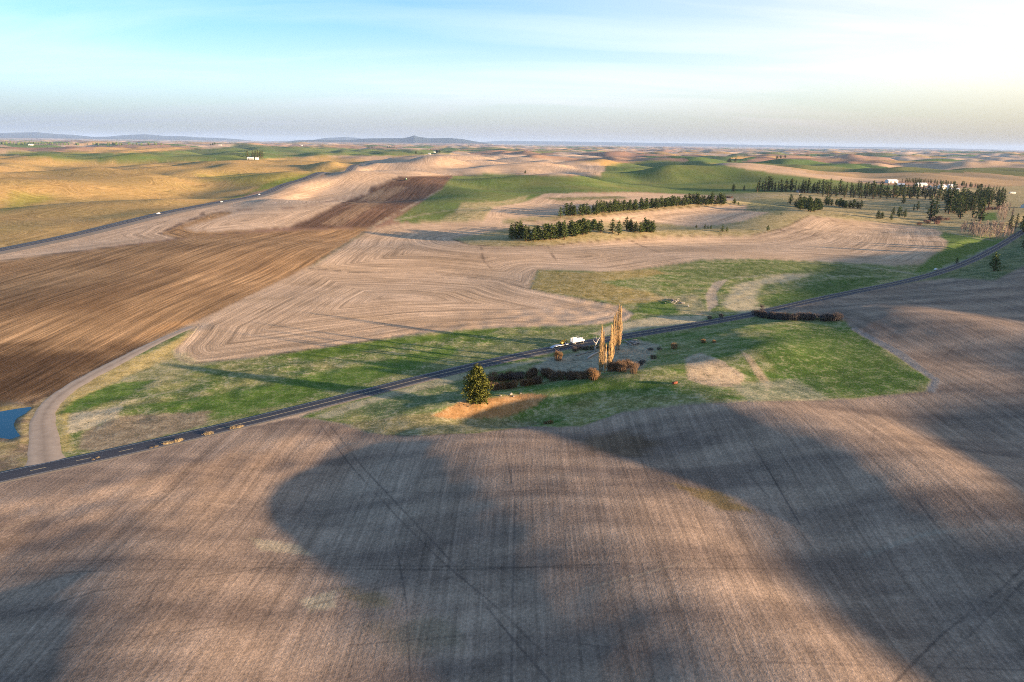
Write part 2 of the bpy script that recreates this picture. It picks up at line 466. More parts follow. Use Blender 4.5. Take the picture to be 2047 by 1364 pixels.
# name, outline, colour A, colour B, noise size x/y (m), row mode, row strength, grass, pieces of label
FIELDS = [
    ('golden_field', [(-420, 330), (0, 311), (60, 314), (160, 321), (250, 327), (400, 323), (500, 319), (640, 312), (740, 322), (700, 333), (640, 348),
                      (560, 370), (440, 400), (300, 433), (150, 469), (0, 500), (-420, 590)], GOLD, GOLD2, (160, 70), 'noise', 0.5, 0.35),
    ('wheat_field', [(-300, 312), (0, 308), (40, 302), (120, 304), (200, 307), (270, 306), (400, 298), (470, 293), (600, 293), (720, 298), (850, 299), (905, 302),
                     (900, 308), (790, 312), (640, 311), (500, 319), (400, 323), (250, 327), (160, 321), (60, 313), (0, 310), (-300, 316)], WHEAT, WHEAT2, (180, 90), 'noise', 0.2, 0.15),
    ('stubble_field', [(-420, 600), (-100, 530), (0, 507), (150, 476), (300, 440), (440, 406), (560, 376), (640, 354), (700, 338), (745, 325), (870, 307), (1010, 311), (1200, 327), (1215, 352),
                       (1045, 349), (905, 351), (800, 353), (745, 375), (738, 386), (600, 415), (450, 421), (370, 441), (320, 467), (355, 476), (200, 496), (0, 521), (-420, 605)], PALE, TAN, (90, 50), 'edge', 0.55, 0.0),
    ('stubble_field', [(360, 477), (320, 466), (372, 442), (450, 422), (600, 416), (738, 387), (575, 455), (480, 463)], PALE, TAN, (60, 40), 'edge', 0.6, 0.0),
    ('ploughed_strip', [(320, 466), (405, 434), (428, 425), (470, 424), (440, 436), (400, 446), (366, 456), (392, 464), (480, 461), (575, 454), (480, 465), (360, 478)], BROWN, BROWN2, (30, 20), 'edge', 0.8, 0.0),
    ('ploughed_field', [(575, 456), (700, 398), (738, 388), (742, 375), (800, 354), (905, 351), (885, 376), (815, 418), (742, 455), (650, 457)], DARK, DARK2, (60, 40), 1.52, 0.8, 0.0),
    ('wheat_field', [(785, 441), (885, 377), (905, 352), (970, 348), (1045, 350), (1200, 353), (1215, 330), (1300, 320), (1420, 327), (1530, 344), (1700, 364), (1790, 372), (1850, 378),
                     (1500, 386), (1420, 391), (1270, 384), (1090, 386), (1060, 391), (1000, 404), (925, 407), (908, 425), (880, 441), (800, 444)], WHEAT, WHEAT2, (110, 70), 'edge', 0.35, 0.15),
    ('grass_draw', [(785, 443), (880, 441), (908, 425), (922, 405), (1000, 403), (1060, 390), (1045, 404), (985, 414), (1012, 430), (965, 440), (890, 446)], DRY, GRASS2, (25, 20), 'noise', 0.0, 0.9),
    ('tan_field', [(965, 440), (985, 414), (1045, 405), (1090, 387), (1270, 385), (1420, 391), (1480, 399), (1450, 403), (1350, 408), (1230, 420), (1120, 431), (1050, 436), (1010, 441), (1000, 448), (900, 445)], PALE, TAN, (90, 40), 'edge', 0.5, 0.0),
    ('tan_field', [(620, 535), (690, 490), (745, 457), (800, 446), (900, 444), (1000, 447), (1060, 452), (1020, 457), (960, 468), (905, 478), (935, 489), (1000, 493), (1100, 491), (1200, 481),
                   (1300, 473), (1440, 471), (1500, 471), (1560, 458), (1620, 430), (1700, 440), (1800, 448), (1870, 457), (1888, 465), (1880, 472), (1894, 482), (1890, 496), (1842, 529), (1790, 532), (1650, 523), (1500, 518),
                   (1400, 520), (1310, 535), (1240, 545), (1075, 540), (1058, 577), (1000, 560), (850, 546), (700, 543)], PALE, TAN2, (100, 36), 'edge', 0.6, 0.0),
    ('tan_field', [(1000, 448), (1040, 443), (1110, 441), (1200, 431), (1330, 418), (1460, 409), (1500, 411), (1535, 414), (1540, 424), (1480, 444), (1400, 455), (1320, 447), (1180, 444), (1060, 452)], PALE, TAN, (80, 30), 'edge', 0.7, 0.0),
    ('grass_bank', [(905, 478), (960, 468), (1020, 457), (1180, 444), (1320, 447), (1400, 455), (1480, 445), (1540, 425), (1620, 430), (1560, 458), (1500, 471), (1440, 471), (1300, 473), (1200, 481), (1100, 491), (1000, 493), (935, 489)], DRY, DRY2, (30, 18), 'noise', 0.0, 0.7),
    ('grass_bank', [(1010, 441), (1060, 434), (1120, 431), (1230, 420), (1330, 409), (1450, 403), (1480, 399), (1500, 410), (1460, 409), (1330, 418), (1200, 431), (1110, 441), (1040, 443)], DRY, DRY2, (30, 18), 'noise', 0.0, 0.7),
    ('pasture', [(1420, 391), (1500, 386), (1850, 378), (2047, 372), (2500, 380), (2500, 470), (2047, 462), (2015, 478), (1910, 467), (1888, 464), (1870, 457), (1800, 448), (1700, 440), (1620, 430), (1540, 425), (1535, 414), (1500, 411), (1480, 399)], DRY, DRY2, (60, 26), 'noise', 0.0, 0.8),
    ('green_field', [(1842, 530), (1890, 497), (1895, 482), (1882, 468), (1912, 469), (1950, 480), (1992, 484), (1985, 494), (1905, 536), (1870, 546), (1820, 548)], GRASS, (0.10, 0.15, 0.035), (30, 20), 'noise', 0.0, 0.25),
    ('green_field', [(1955, 428), (1992, 424), (1995, 440), (1960, 442)], GRASS, GRASS, (30, 20), 'noise', 0.0, 0.2),
    ('tan_field', [(385, 650), (620, 537), (700, 545), (850, 549), (1000, 562), (1055, 579), (1240, 614), (1266, 628), (1250, 640), (1180, 648), (1000, 653), (850, 663), (700, 686), (560, 706), (440, 721), (385, 726), (352, 714), (345, 697)], PALE, TAN2, (60, 26), 'edge', 0.6, 0.0),
    ('brown_field', [(-420, 608), (0, 522), (200, 498), (355, 479), (480, 466), (650, 459), (742, 456), (690, 489), (618, 534), (383, 648), (292, 689), (222, 724), (152, 759), (105, 790), (60, 806), (0, 800), (-420, 860)], BROWN, BROWN2, (70, 40), 1.50, 0.8, 0.0),
    ('meadow', [(392, 650), (347, 697), (352, 716), (385, 728), (440, 723), (560, 708), (850, 665), (1000, 655), (1180, 650), (1250, 642), (1268, 628), (1240, 612), (1060, 578), (1077, 541), (1240, 546), (1310, 536), (1400, 521), (1500, 519), (1650, 524), (1790, 533), (1842, 531),
                (1820, 549), (1900, 541), (1829, 560), (1665, 592), (1519, 626), (1300, 664), (1100, 698), (900, 743), (700, 794), (342, 882), (120, 930), (100, 905), (100, 870), (95, 845), (102, 815), (140, 784), (230, 733), (310, 690)], GRASS2, GRASS, (34, 10), 'noise', 0.0, 0.75),
    ('pond_bank', [(-420, 860), (0, 802), (60, 808), (108, 790), (90, 815), (80, 845), (84, 880), (80, 925), (0, 950), (-150, 985), (-420, 1050)], MUD, DRY2, (12, 6), 'noise', 0.0, 0.5),
    ('foreground_field', [(-420, 1066), (-150, 994), (0, 959), (342, 886), (430, 866), (600, 834), (640, 838), (690, 849), (740, 866), (820, 872), (960, 865), (1050, 853), (1160, 853), (1250, 822), (1380, 807), (1500, 802), (1700, 797), (1850, 782),
                          (1862, 760), (1845, 748), (1780, 704), (1700, 658), (1690, 640), (1600, 628), (1540, 626), (1665, 595), (1829, 563), (1900, 556), (1990, 560), (2025, 545), (2047, 532), (2600, 480), (3800, 800), (3800, 3000), (1000, 6000), (-2500, 3000)], STUB, STUB2, (75, 15), 'view', 0.34, 0.0),
    ('grass_slope', [(600, 834), (700, 797), (900, 747), (1100, 702), (1300, 667), (1519, 629), (1540, 626), (1600, 628), (1690, 640), (1700, 658), (1780, 704), (1845, 748), (1862, 760), (1850, 782), (1700, 797), (1500, 802), (1380, 807), (1250, 822), (1160, 853), (1050, 853), (960, 865), (820, 872), (740, 866), (690, 849), (640, 838)], GRASS, GRASS2, (26, 9), 'noise', 0.0, 0.6),
    ('road_verge', [(1829, 563), (1920, 534), (1975, 508), (2023, 480), (2062, 455), (2600, 440), (2600, 480), (2047, 532), (2025, 545), (1990, 560), (1900, 556)], (0.06, 0.10, 0.035), GRASS2, (26, 12), 'noise', 0.0, 0.4),
]
# patches of another ground cover inside the fields: outline, colour, softness (m), grass amount or None
PATCH = [
    # pale straw in the meadow
    ([(1440, 610), (1470, 570), (1560, 548), (1640, 545), (1590, 560), (1520, 570), (1510, 600), (1540, 615), (1480, 628)], STRAW, 5, 0.6, 0.75),
    ([(1415, 625), (1410, 590), (1425, 565), (1455, 558), (1432, 585), (1436, 610), (1400, 632), (1390, 628)], (0.36, 0.30, 0.22), 1.5, 0.5, 0.95),
    ([(1270, 640), (1330, 632), (1420, 632), (1390, 645), (1300, 655), (1210, 672), (1180, 668), (1230, 650)], STRAW, 3, 0.7, 0.8),
    ([(1060, 578), (1077, 541), (1180, 545), (1310, 538), (1330, 548), (1200, 565), (1300, 585), (1350, 600), (1240, 608)], (0.36, 0.26, 0.09), 7, 0.7, 0.75),
    ([(1270, 608), (1350, 600), (1380, 620), (1330, 632), (1280, 625)], GRASS, 4, 0.2, 0.8),
    ([(1240, 600), (1390, 588), (1420, 632), (1360, 628), (1340, 600)], (0.40, 0.32, 0.2), 4, 0.6, 0.5),
    ([(1380, 540), (1500, 523), (1640, 528), (1800, 545), (1700, 555), (1560, 545), (1440, 556), (1340, 570)], (0.11, 0.15, 0.045), 8, 0.4, 0.7),
    ([(1540, 590), (1660, 560), (1790, 552), (1700, 580), (1560, 612), (1510, 612)], (0.08, 0.135, 0.03), 6, 0.3, 0.85),
    ([(150, 790), (250, 735), (360, 705), (420, 730), (300, 775), (200, 800)], (0.34, 0.30, 0.15), 5, 0.7, 0.6),
    ([(130, 800), (150, 790), (240, 765), (310, 760), (260, 790), (160, 822), (125, 825)], GRASS, 2.5, 0.2, 0.85),
    ([(125, 870), (135, 828), (245, 812), (235, 835), (170, 860)], STRAW, 1.5, 0.8, 0.95),
    ([(110, 800), (200, 742), (330, 692), (395, 655), (345, 700), (350, 715), (260, 750), (150, 800), (108, 830)], (0.52, 0.39, 0.15), 2.5, 0.6, 0.85),
    ([(118, 890), (108, 830), (140, 826), (135, 860), (150, 900), (126, 905)], (0.46, 0.36, 0.13), 2, 0.6, 0.9),
    ([(150, 895), (170, 862), (240, 832), (420, 822), (410, 850), (200, 905)], (0.27, 0.205, 0.13), 2.5, 0.6, 0.9),
    ([(250, 815), (420, 790), (700, 735), (900, 690), (920, 705), (700, 775), (430, 840), (420, 822)], GRASS, 5, 0.25, 0.85),
    ([(560, 710), (700, 688), (1000, 656), (980, 668), (800, 690), (620, 722)], (0.10, 0.16, 0.025), 3, 0.2, 0.9),
    ([(1020, 672), (1190, 655), (1120, 690), (900, 735), (760, 765), (900, 715)], (0.15, 0.18, 0.07), 7, 0.6, 0.7),
    # grass slope this side of the road
    ([(700, 810), (900, 762), (950, 765), (900, 815), (760, 840)], (0.13, 0.17, 0.07), 5, 0.6, 0.8),
    ([(620, 836), (700, 806), (900, 752), (1080, 716), (1120, 712), (960, 752), (760, 800), (660, 836)], (0.40, 0.35, 0.22), 2, 0.7, 0.7),
    ([(1060, 735), (1100, 715), (1280, 680), (1320, 690), (1280, 740), (1200, 740), (1120, 750)], (0.33, 0.29, 0.21), 4, 0.8, 0.85),
    ([(1375, 760), (1370, 715), (1400, 705), (1440, 720), (1490, 750), (1480, 775), (1420, 772)], (0.45, 0.34, 0.22), 1.5, 0.8, 0.95),
    ([(1480, 700), (1500, 712), (1545, 770), (1535, 780), (1510, 750)], (0.44, 0.33, 0.19), 1.5, 0.8, 0.9),
    ([(1460, 770), (1560, 760), (1640, 755), (1660, 800), (1500, 803)], (0.25, 0.25, 0.16), 3, 0.8, 0.7),
    ([(1560, 660), (1700, 655), (1830, 755), (1835, 780), (1650, 790), (1560, 745), (1500, 690)], (0.07, 0.13, 0.024), 4, 0.4, 0.85),
    ([(1040, 775), (1200, 755), (1320, 765), (1300, 785), (1120, 790)], (0.09, 0.15, 0.03), 3, 0.25, 0.8),
    ([(1120, 845), (1160, 800), (1350, 790), (1480, 800), (1250, 818), (1160, 850)], (0.27, 0.25, 0.09), 2, 0.8, 0.8),
    ([(690, 848), (860, 825), (960, 838), (1090, 845), (1060, 852), (960, 864), (820, 871), (740, 865)], (0.24, 0.21, 0.10), 2, 0.8, 0.8),
    # bare bank of the hollow
    ([(862, 832), (930, 798), (985, 795), (1060, 786), (1095, 790), (1070, 812), (1010, 835), (900, 838)], (0.36, 0.20, 0.085), 1.2, 0.3, 0.95),
    # dry rim of the far end of the foreground field
    ([(1850, 782), (1862, 760), (1845, 748), (1780, 704), (1700, 658), (1710, 655), (1800, 700), (1880, 760), (1870, 785)], (0.24, 0.22, 0.20), 1.5, 0.3, 0.9),
    # fresh green on the golden field
    ([(0, 425), (30, 385), (110, 392), (95, 402)], (0.26, 0.24, 0.05), 25, 0.2, 0.7),
    ([(390, 350), (600, 345), (690, 338), (560, 368), (480, 372)], (0.30, 0.26, 0.06), 40, 0.2, 0.7),
    ([(480, 395), (545, 362), (640, 345), (560, 372), (440, 401)], (0.19, 0.22, 0.04), 15, 0.2, 0.9),
    # darker brown soil at the low corner of the brown field
    ([(-100, 700), (60, 690), (200, 700), (260, 690), (150, 765), (60, 808), (-100, 830)], (0.10, 0.058, 0.03), 22, 0.0, 0.85),
    ([(-100, 590), (60, 575), (300, 560), (200, 620), (-100, 660)], (0.22, 0.125, 0.058), 26, 0.0, 0.7),
    # lighter strips in the ploughed field
    ([(640, 448), (680, 452), (815, 375), (790, 372)], (0.25, 0.165, 0.10), 6, 0.0, 0.8),
    ([(700, 410), (742, 388), (775, 372), (760, 390)], (0.30, 0.21, 0.13), 8, 0.0, 0.8),
    # marsh grass in the tan field
    ([(1090, 396), (1240, 392), (1260, 397), (1120, 402)], (0.20, 0.18, 0.08), 10, 0.5, 0.9),
    ([(1290, 398), (1360, 395), (1370, 400), (1310, 402)], (0.20, 0.18, 0.08), 10, 0.5, 0.9),
    # duller green behind the groves
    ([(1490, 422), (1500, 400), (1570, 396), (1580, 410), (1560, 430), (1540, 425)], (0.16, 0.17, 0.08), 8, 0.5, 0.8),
    # mossy stubble in the foreground hollows
    ([(1345, 968), (1440, 985), (1500, 1020), (1440, 1020)], (0.22, 0.15, 0.05), 3, 0.0, 0.7),
    ([(730, 1250), (900, 1230), (930, 1290), (800, 1310)], (0.15, 0.125, 0.07), 4, 0.0, 0.4),
    ([(680, 1180), (770, 1190), (790, 1215), (720, 1215)], (0.21, 0.15, 0.06), 3, 0.0, 0.5),
    ([(1160, 880), (1250, 860), (1330, 890), (1260, 915), (1180, 905)], (0.15, 0.10, 0.06), 5, 0.0, 0.7),
    ([(500, 1075), (600, 1090), (620, 1110), (520, 1100)], STRAW, 1.5, 0.0, 0.55),
    ([(600, 1200), (670, 1180), (670, 1215), (620, 1222)], STRAW, 1.5, 0.0, 0.6),
]
# wheel tracks, furrows, painted edge shadow and weedy edges: line, half width (m), colour, strength
LINES = [
    ([(1005, 870), (1030, 1000), (1025, 1200), (1022, 1364)], 0.5, (0.09, 0.075, 0.065), 0.75),
    ([(1480, 860), (1530, 930), (1600, 1050)], 0.5, (0.08, 0.065, 0.06), 0.80),
    ([(1690, 880), (1830, 990), (1860, 1040), (1990, 1150), (2047, 1190)], 0.4, (0.08, 0.065, 0.06), 0.75),
    ([(2100, 1080), (2000, 1180), (1880, 1270), (1790, 1364)], 0.45, (0.06, 0.05, 0.045), 0.75),
    ([(2100, 1105), (2000, 1212), (1905, 1300), (1850, 1364)], 0.45, (0.06, 0.05, 0.045), 0.75),
    ([(640, 850), (700, 930), (800, 1040), (880, 1120), (1000, 1220), (1090, 1310)], 0.45, (0.09, 0.07, 0.06), 0.75),
    ([(655, 845), (730, 940), (900, 1120), (1010, 1260), (1100, 1364)], 0.45, (0.09, 0.07, 0.06), 0.75),
    ([(790, 1080), (812, 1200), (820, 1364)], 0.4, (0.085, 0.07, 0.06), 0.75),
    ([(450, 1020), (380, 1100), (310, 1230), (250, 1300)], 0.4, (0.085, 0.07, 0.06), 0.75),
    ([(420, 1010), (345, 1100), (285, 1225)], 0.4, (0.085, 0.07, 0.06), 0.75),
    ([(0, 1150), (250, 1140), (500, 1135), (900, 1140), (1300, 1125), (1500, 1110)], 0.5, (0.095, 0.075, 0.06), 0.70),
    ([(0, 1125), (300, 1118), (700, 1130), (1100, 1135), (1700, 1138), (2047, 1150)], 0.4, (0.095, 0.075, 0.06), 0.60),
    ([(0, 1240), (200, 1180), (500, 1140), (700, 1100)], 0.4, (0.095, 0.075, 0.06), 0.65),
    ([(100, 1300), (450, 1250), (640, 1205), (800, 1165)], 0.45, (0.095, 0.075, 0.06), 0.65),
    ([(1160, 1180), (1350, 1130), (1450, 1105)], 0.5, (0.36, 0.29, 0.2), 0.65),
    ([(1730, 1110), (1850, 1065), (2047, 1050)], 0.7, (0.33, 0.27, 0.2), 0.65),
    ([(0, 1080), (300, 990), (540, 930), (640, 880)], 0.4, (0.10, 0.08, 0.06), 0.65),
    ([(0, 1060), (250, 980), (560, 880)], 0.35, (0.33, 0.26, 0.17), 0.65),
    ([(700, 1290), (1000, 1265), (1400, 1320), (2047, 1340)], 0.4, (0.09, 0.07, 0.06), 0.65),
    ([(1880, 1364), (1700, 1180), (1560, 1020), (1480, 930)], 0.35, (0.10, 0.08, 0.065), 0.5),
    ([(300, 1364), (520, 1100), (640, 980)], 0.35, (0.10, 0.08, 0.065), 0.5),
    ([(0, 1200), (350, 1060), (700, 940), (880, 900)], 0.35, (0.10, 0.08, 0.065), 0.5),
    ([(1100, 905), (1400, 890), (1700, 860), (1900, 860)], 0.4, (0.10, 0.08, 0.065), 0.5),
    ([(700, 985), (1000, 985), (1300, 965), (1500, 940)], 0.35, (0.10, 0.08, 0.065), 0.5),
    ([(1300, 1364), (1420, 1180), (1440, 1000)], 0.35, (0.10, 0.08, 0.065), 0.45),
    # turning circles
    ([(1930, 790), (1960, 760), (2047, 745)], 0.45, (0.08, 0.06, 0.05), 0.6),
    ([(1930, 800), (1990, 830), (2047, 835)], 0.45, (0.08, 0.06, 0.05), 0.6),
    ([(1975, 810), (1950, 785), (1985, 768), (2030, 770), (2050, 790)], 0.45, (0.08, 0.06, 0.05), 0.6),
    ([(1745, 880), (1750, 855), (1790, 840), (1900, 850)], 0.45, (0.09, 0.07, 0.06), 0.5),
    ([(1870, 735), (1910, 690), (1990, 670)], 0.5, (0.08, 0.065, 0.06), 0.5),
    # field edges: dark lines for furrow and painted edge shadow, pale for weeds
    ([(620, 536), (740, 456), (885, 377)], 1.6, (0.42, 0.33, 0.22), 0.7),
    ([(618, 533), (690, 489), (742, 455)], 1.2, (0.08, 0.06, 0.04), 0.6),
    ([(620, 537), (700, 544), (850, 547), (1000, 561), (1056, 578)], 1.0, (0.10, 0.075, 0.05), 0.7),
    ([(1058, 577), (1150, 594), (1240, 612)], 0.9, (0.10, 0.075, 0.05), 0.7),
    ([(905, 478), (935, 489), (1000, 493), (1100, 491), (1200, 481), (1300, 473), (1440, 471)], 1.2, (0.12, 0.075, 0.04), 0.8),
    ([(1010, 442), (1110, 441), (1200, 431), (1330, 418), (1460, 409)], 1.4, (0.13, 0.08, 0.04), 0.8),
    ([(1500, 471), (1560, 458), (1620, 430)], 1.3, (0.12, 0.08, 0.045), 0.8),
    ([(1560, 460), (1620, 470), (1700, 488)], 1.2, (0.14, 0.09, 0.06), 0.6),
    ([(1620, 430), (1700, 450), (1790, 470)], 1.2, (0.14, 0.09, 0.06), 0.5),
    ([(1620, 430), (1700, 432), (1800, 447), (1870, 457)], 1.4, (0.14, 0.10, 0.06), 0.6),
    ([(962, 494), (965, 520), (985, 540)], 0.8, (0.12, 0.085, 0.06), 0.6),
    ([(1095, 491), (1100, 503), (1112, 522)], 0.8, (0.12, 0.085, 0.06), 0.6),
    ([(1260, 481), (1290, 495), (1320, 505)], 0.9, (0.12, 0.085, 0.06), 0.6),
    ([(320, 467), (372, 443), (405, 432), (404, 424), (430, 420)], 1.6, (0.09, 0.06, 0.05), 0.8),
    ([(320, 467), (356, 477), (480, 465)], 1.4, (0.09, 0.06, 0.04), 0.7),
    ([(738, 387), (742, 375), (775, 362), (800, 354)], 2.0, (0.10, 0.07, 0.06), 0.8),
    ([(0, 521), (200, 497), (355, 478)], 1.2, (0.10, 0.08, 0.05), 0.7),
    ([(790, 441), (850, 428), (920, 418), (985, 414)], 2.0, (0.42, 0.34, 0.24), 0.6),
    # dry ditch and wheel marks in the meadow
    ([(240, 800), (340, 775), (440, 748), (640, 722), (900, 682), (1100, 668)], 0.9, (0.06, 0.11, 0.02), 0.8),
    ([(245, 806), (345, 781), (420, 762)], 1.0, STRAW, 0.8),
    ([(560, 705), (590, 730), (640, 745)], 0.4, (0.07, 0.09, 0.03), 0.6),
    ([(620, 700), (650, 730), (690, 738)], 0.4, (0.07, 0.09, 0.03), 0.6),
    ([(1460, 556), (1540, 550), (1680, 552), (1800, 553)], 1.2, (0.36, 0.33, 0.22), 0.6),
    # dark furrow beside the gravel road, dry edge of field
    ([(60, 806), (150, 762), (222, 722), (292, 687)], 2.2, (0.07, 0.05, 0.035), 0.8),
    ([(352, 716), (385, 728), (440, 722), (560, 707), (700, 687), (850, 664)], 1.0, (0.10, 0.07, 0.045), 0.7),
    ([(348, 700), (352, 716), (385, 731), (430, 727)], 1.3, STRAW, 0.7),
    # weedy rim of the grass slope
    ([(690, 849), (740, 866), (820, 872), (960, 865), (1060, 853)], 1.2, (0.15, 0.11, 0.08), 0.7),
    ([(1250, 821), (1380, 806), (1500, 801), (1700, 797)], 0.9, (0.36, 0.29, 0.17), 0.6),
    ([(600, 833), (690, 849), (740, 866)], 1.0, (0.36, 0.29, 0.2), 0.5),
    ([(760, 840), (860, 818), (930, 800)], 0.8, (0.30, 0.27, 0.19), 0.5),
    ([(1200, 668), (1215, 655), (1240, 646)], 1.5, (0.42, 0.35, 0.25), 0.7),
    # dirt lanes on the pasture
    ([(1480, 396), (1560, 391), (1640, 396), (1720, 401), (1800, 400), (1860, 400)], 3.0, (0.45, 0.35, 0.24), 0.8),
    ([(1900, 466), (1960, 478), (2010, 482)], 2.0, (0.42, 0.36, 0.26), 0.6),
    ([(1640, 522), (1830, 548), (1870, 543), (1985, 494)], 1.6, (0.40, 0.36, 0.26), 0.6),
]

# ---- one polar sheet of ground: fine where the photo looks, coarse behind
azd = np.concatenate([np.linspace(-180, -60, 34)[:-1], np.linspace(-60, -44, 22)[:-1], np.linspace(-44, 44, 905),
                      np.linspace(44, 70, 60)[1:], np.linspace(70, 180, 60)[1:-1]])
azr = np.radians(azd)
rr = [4.0]
while rr[-1] < 66000:
    r_ = rr[-1]
    if r_ < 95:
        st = 6.0
    else:
        st = min(r_ * r_ * 2.0 / (FPX * 100.0), r_ * 0.0115)
    rr.append(r_ + st)
rr = np.array(rr)
NA, NR = len(azr), len(rr)
GX = (np.sin(azr)[None, :] * rr[:, None]).ravel()
GY = (np.cos(azr)[None, :] * rr[:, None]).ravel()
GZ = np.concatenate([H(GX[i:i + 200000], GY[i:i + 200000]) for i in range(0, len(GX), 200000)])
GR = np.hypot(GX, GY)
N = len(GX)
print('ground verts', N, NR, NA)

# far farmland: warped cells of crops
def far_cells(x, y):
    wx = x + 160 * perlin(x / 500, y / 500, 41); wy = y + 160 * perlin(x / 500, y / 500, 42)
    cx, cy = wx / 900.0, wy / 620.0
    ix = np.floor(cx).astype(np.int64); iy = np.floor(cy).astype(np.int64)
    best = np.full(x.shape, 1e9); val = np.zeros(x.shape); v2 = np.zeros(x.shape)
    for dx in (-1, 0, 1):
        for dy in (-1, 0, 1):
            a = ix + dx; b = iy + dy
            px_ = a + _h(a, b, 51); py_ = b + _h(a, b, 52)
            d = (cx - px_) ** 2 + (cy - py_) ** 2
            m = d < best
            best[m] = d[m]; val[m] = _h(a, b, 53)[m]; v2[m] = _h(a, b, 54)[m]
    return val, v2


v1, v2 = far_cells(GX, GY)
n_big = fbm(GX / 130, GY / 90, 61, 3)
pal = np.array([PALE, TAN, GOLD, (0.36, 0.22, 0.135), (0.30, 0.18, 0.12), WHEAT, (0.40, 0.27, 0.14), WHEAT2])
thr = np.array([0.17, 0.36, 0.52, 0.68, 0.76, 0.87, 0.95, 1.01])
ci = np.searchsorted(thr, v1)
COLR = pal[ci] * (0.86 + 0.28 * v2)[:, None] * (1 + 0.22 * n_big)[:, None]
ROW = v2 * 300 + GX * np.cos(v2 * 6) + GY * np.sin(v2 * 6)
ROWA = np.full(N, 0.35)
GRS = np.where(ci == 5, 0.15, 0.05)
REG = np.zeros(N, np.int32)

jw = np.clip(GR / 45.0, 6.0, 80.0)
jx = GX + 1.1 * perlin(GX / jw, GY / jw, 71) * np.clip(GR / 400, 0.6, 2.5)
jy = GY + 1.1 * perlin(GX / jw, GY / jw, 72) * np.clip(GR / 400, 0.6, 2.5)
vis = (GR < 16000) & (np.abs(np.arctan2(GX, GY)) < 2.2)
VI = np.nonzero(vis)[0]
vx, vy = jx[VI], jy[VI]
for k, (name, px, ca, cb, nz, mode, ramp, grs) in enumerate(FIELDS):
    px_in = [(a, b) for a, b in px]
    big = any(b > 1400 or a < -430 or a > 2500 for a, b in px)
    if name == 'foreground_field':
        near = [(a, b) for a, b in px if b < 1100 and a < 2100]
        W = on_ground(densify(near, 10, False))[:, :2]
        W = np.vstack([W, [[900, 560], [1400, 300], [1400, -900], [-1400, -900], [-900, -250]]])
    else:
        W = on_ground(densify(px, 10))[:, :2]
    m = inside(vx, vy, W)
    idx = VI[m]
    if len(idx) == 0:
        continue
    x, y = GX[idx], GY[idx]
    n = fbm(x / nz[0], y / nz[1], 100 + k, 4, 0.55)
    n2 = perlin(x / 9, y / 5, 200 + k)
    t = np.clip(0.45 + (1.5 if mode == 'view' else 1.25 if mode == 'noise' else 0.8) * n + (0.15 if mode in ('noise', 'view') else 0.0) * n2, 0, 1)
    c = np.array(ca) * (1 - t)[:, None] + np.array(cb) * t[:, None]
    if mode == 'edge':
        q = W if len(W) < 120 else W[::max(1, len(W) // 120)]
        d, _ = seg_dist(x, y, q, True)
        row = d + 3 * perlin(x / 60, y / 60, 301)
    elif mode == 'view':
        # seed rows run away from the camera and fan out a little to the right
        row = x - 0.04 * y + 4 * perlin(x / 160, y / 160, 302)
        # the passes of the machine, a little wetter or drier
        lane = np.floor(row / 11.0)
        hv = _h(lane.astype(np.int64), np.floor(y / 42 + 3 * _h(lane.astype(np.int64), lane.astype(np.int64) * 0, 5)).astype(np.int64), 77)
        c = c * (0.93 + 0.14 * hv)[:, None]
    elif mode == 'noise':
        row = 40 * perlin(x / 90, y / 90, 303)
    else:
        row = x * math.cos(mode + math.pi / 2) + y * math.sin(mode + math.pi / 2) + 14 * perlin(x / 260, y / 260, 304)
    if mode == 'edge' or isinstance(mode, float):
        if mode == 'edge':
            al = (x + y) * 0.7
        else:
            al = x * math.cos(mode) + y * math.sin(mode)
        st = 0.55 * perlin(row / 7.0, al / 160, 310 + k) + 0.45 * perlin(row / 17.0, al / 240, 330 + k) + 0.3 * perlin(row / 3.1, al / 90, 350 + k)
        c = c * (1 + 0.50 * ramp * st)[:, None]
    COLR[idx] = c; ROW[idx] = row; ROWA[idx] = ramp; GRS[idx] = grs; REG[idx] = k + 1

# soften the steps of the sheet's cells along field edges
RG = REG.reshape(NR, NA)
edge = np.zeros((NR, NA), bool)
for dx, dy in ((0, 1), (1, 0), (1, 1), (1, -1)):
    q = np.roll(RG, (dx, dy), (0, 1))
    d_ = q != RG
    edge |= d_; edge |= np.roll(d_, (-dx, -dy), (0, 1))
edge[0] = edge[-1] = False


def blur(A):
    B = (np.roll(A, 1, 1) + 2 * A + np.roll(A, -1, 1)) / 4
    C = B.copy(); C[1:-1] = (B[:-2] + 2 * B[1:-1] + B[2:]) / 4
    return C


A3 = blur(COLR.reshape(NR, NA, 3))
COLR = np.where(edge[..., None], A3, COLR.reshape(NR, NA, 3)).reshape(-1, 3)
ROWA = np.where(edge, 0.0, ROWA.reshape(NR, NA)).ravel()
ROWA = np.where(edge | np.roll(edge, 1, 1) | np.roll(edge, -1, 1), 0.0, ROWA.reshape(NR, NA)).ravel()
GRS = np.where(edge, blur(GRS.reshape(NR, NA)), GRS.reshape(NR, NA)).ravel()

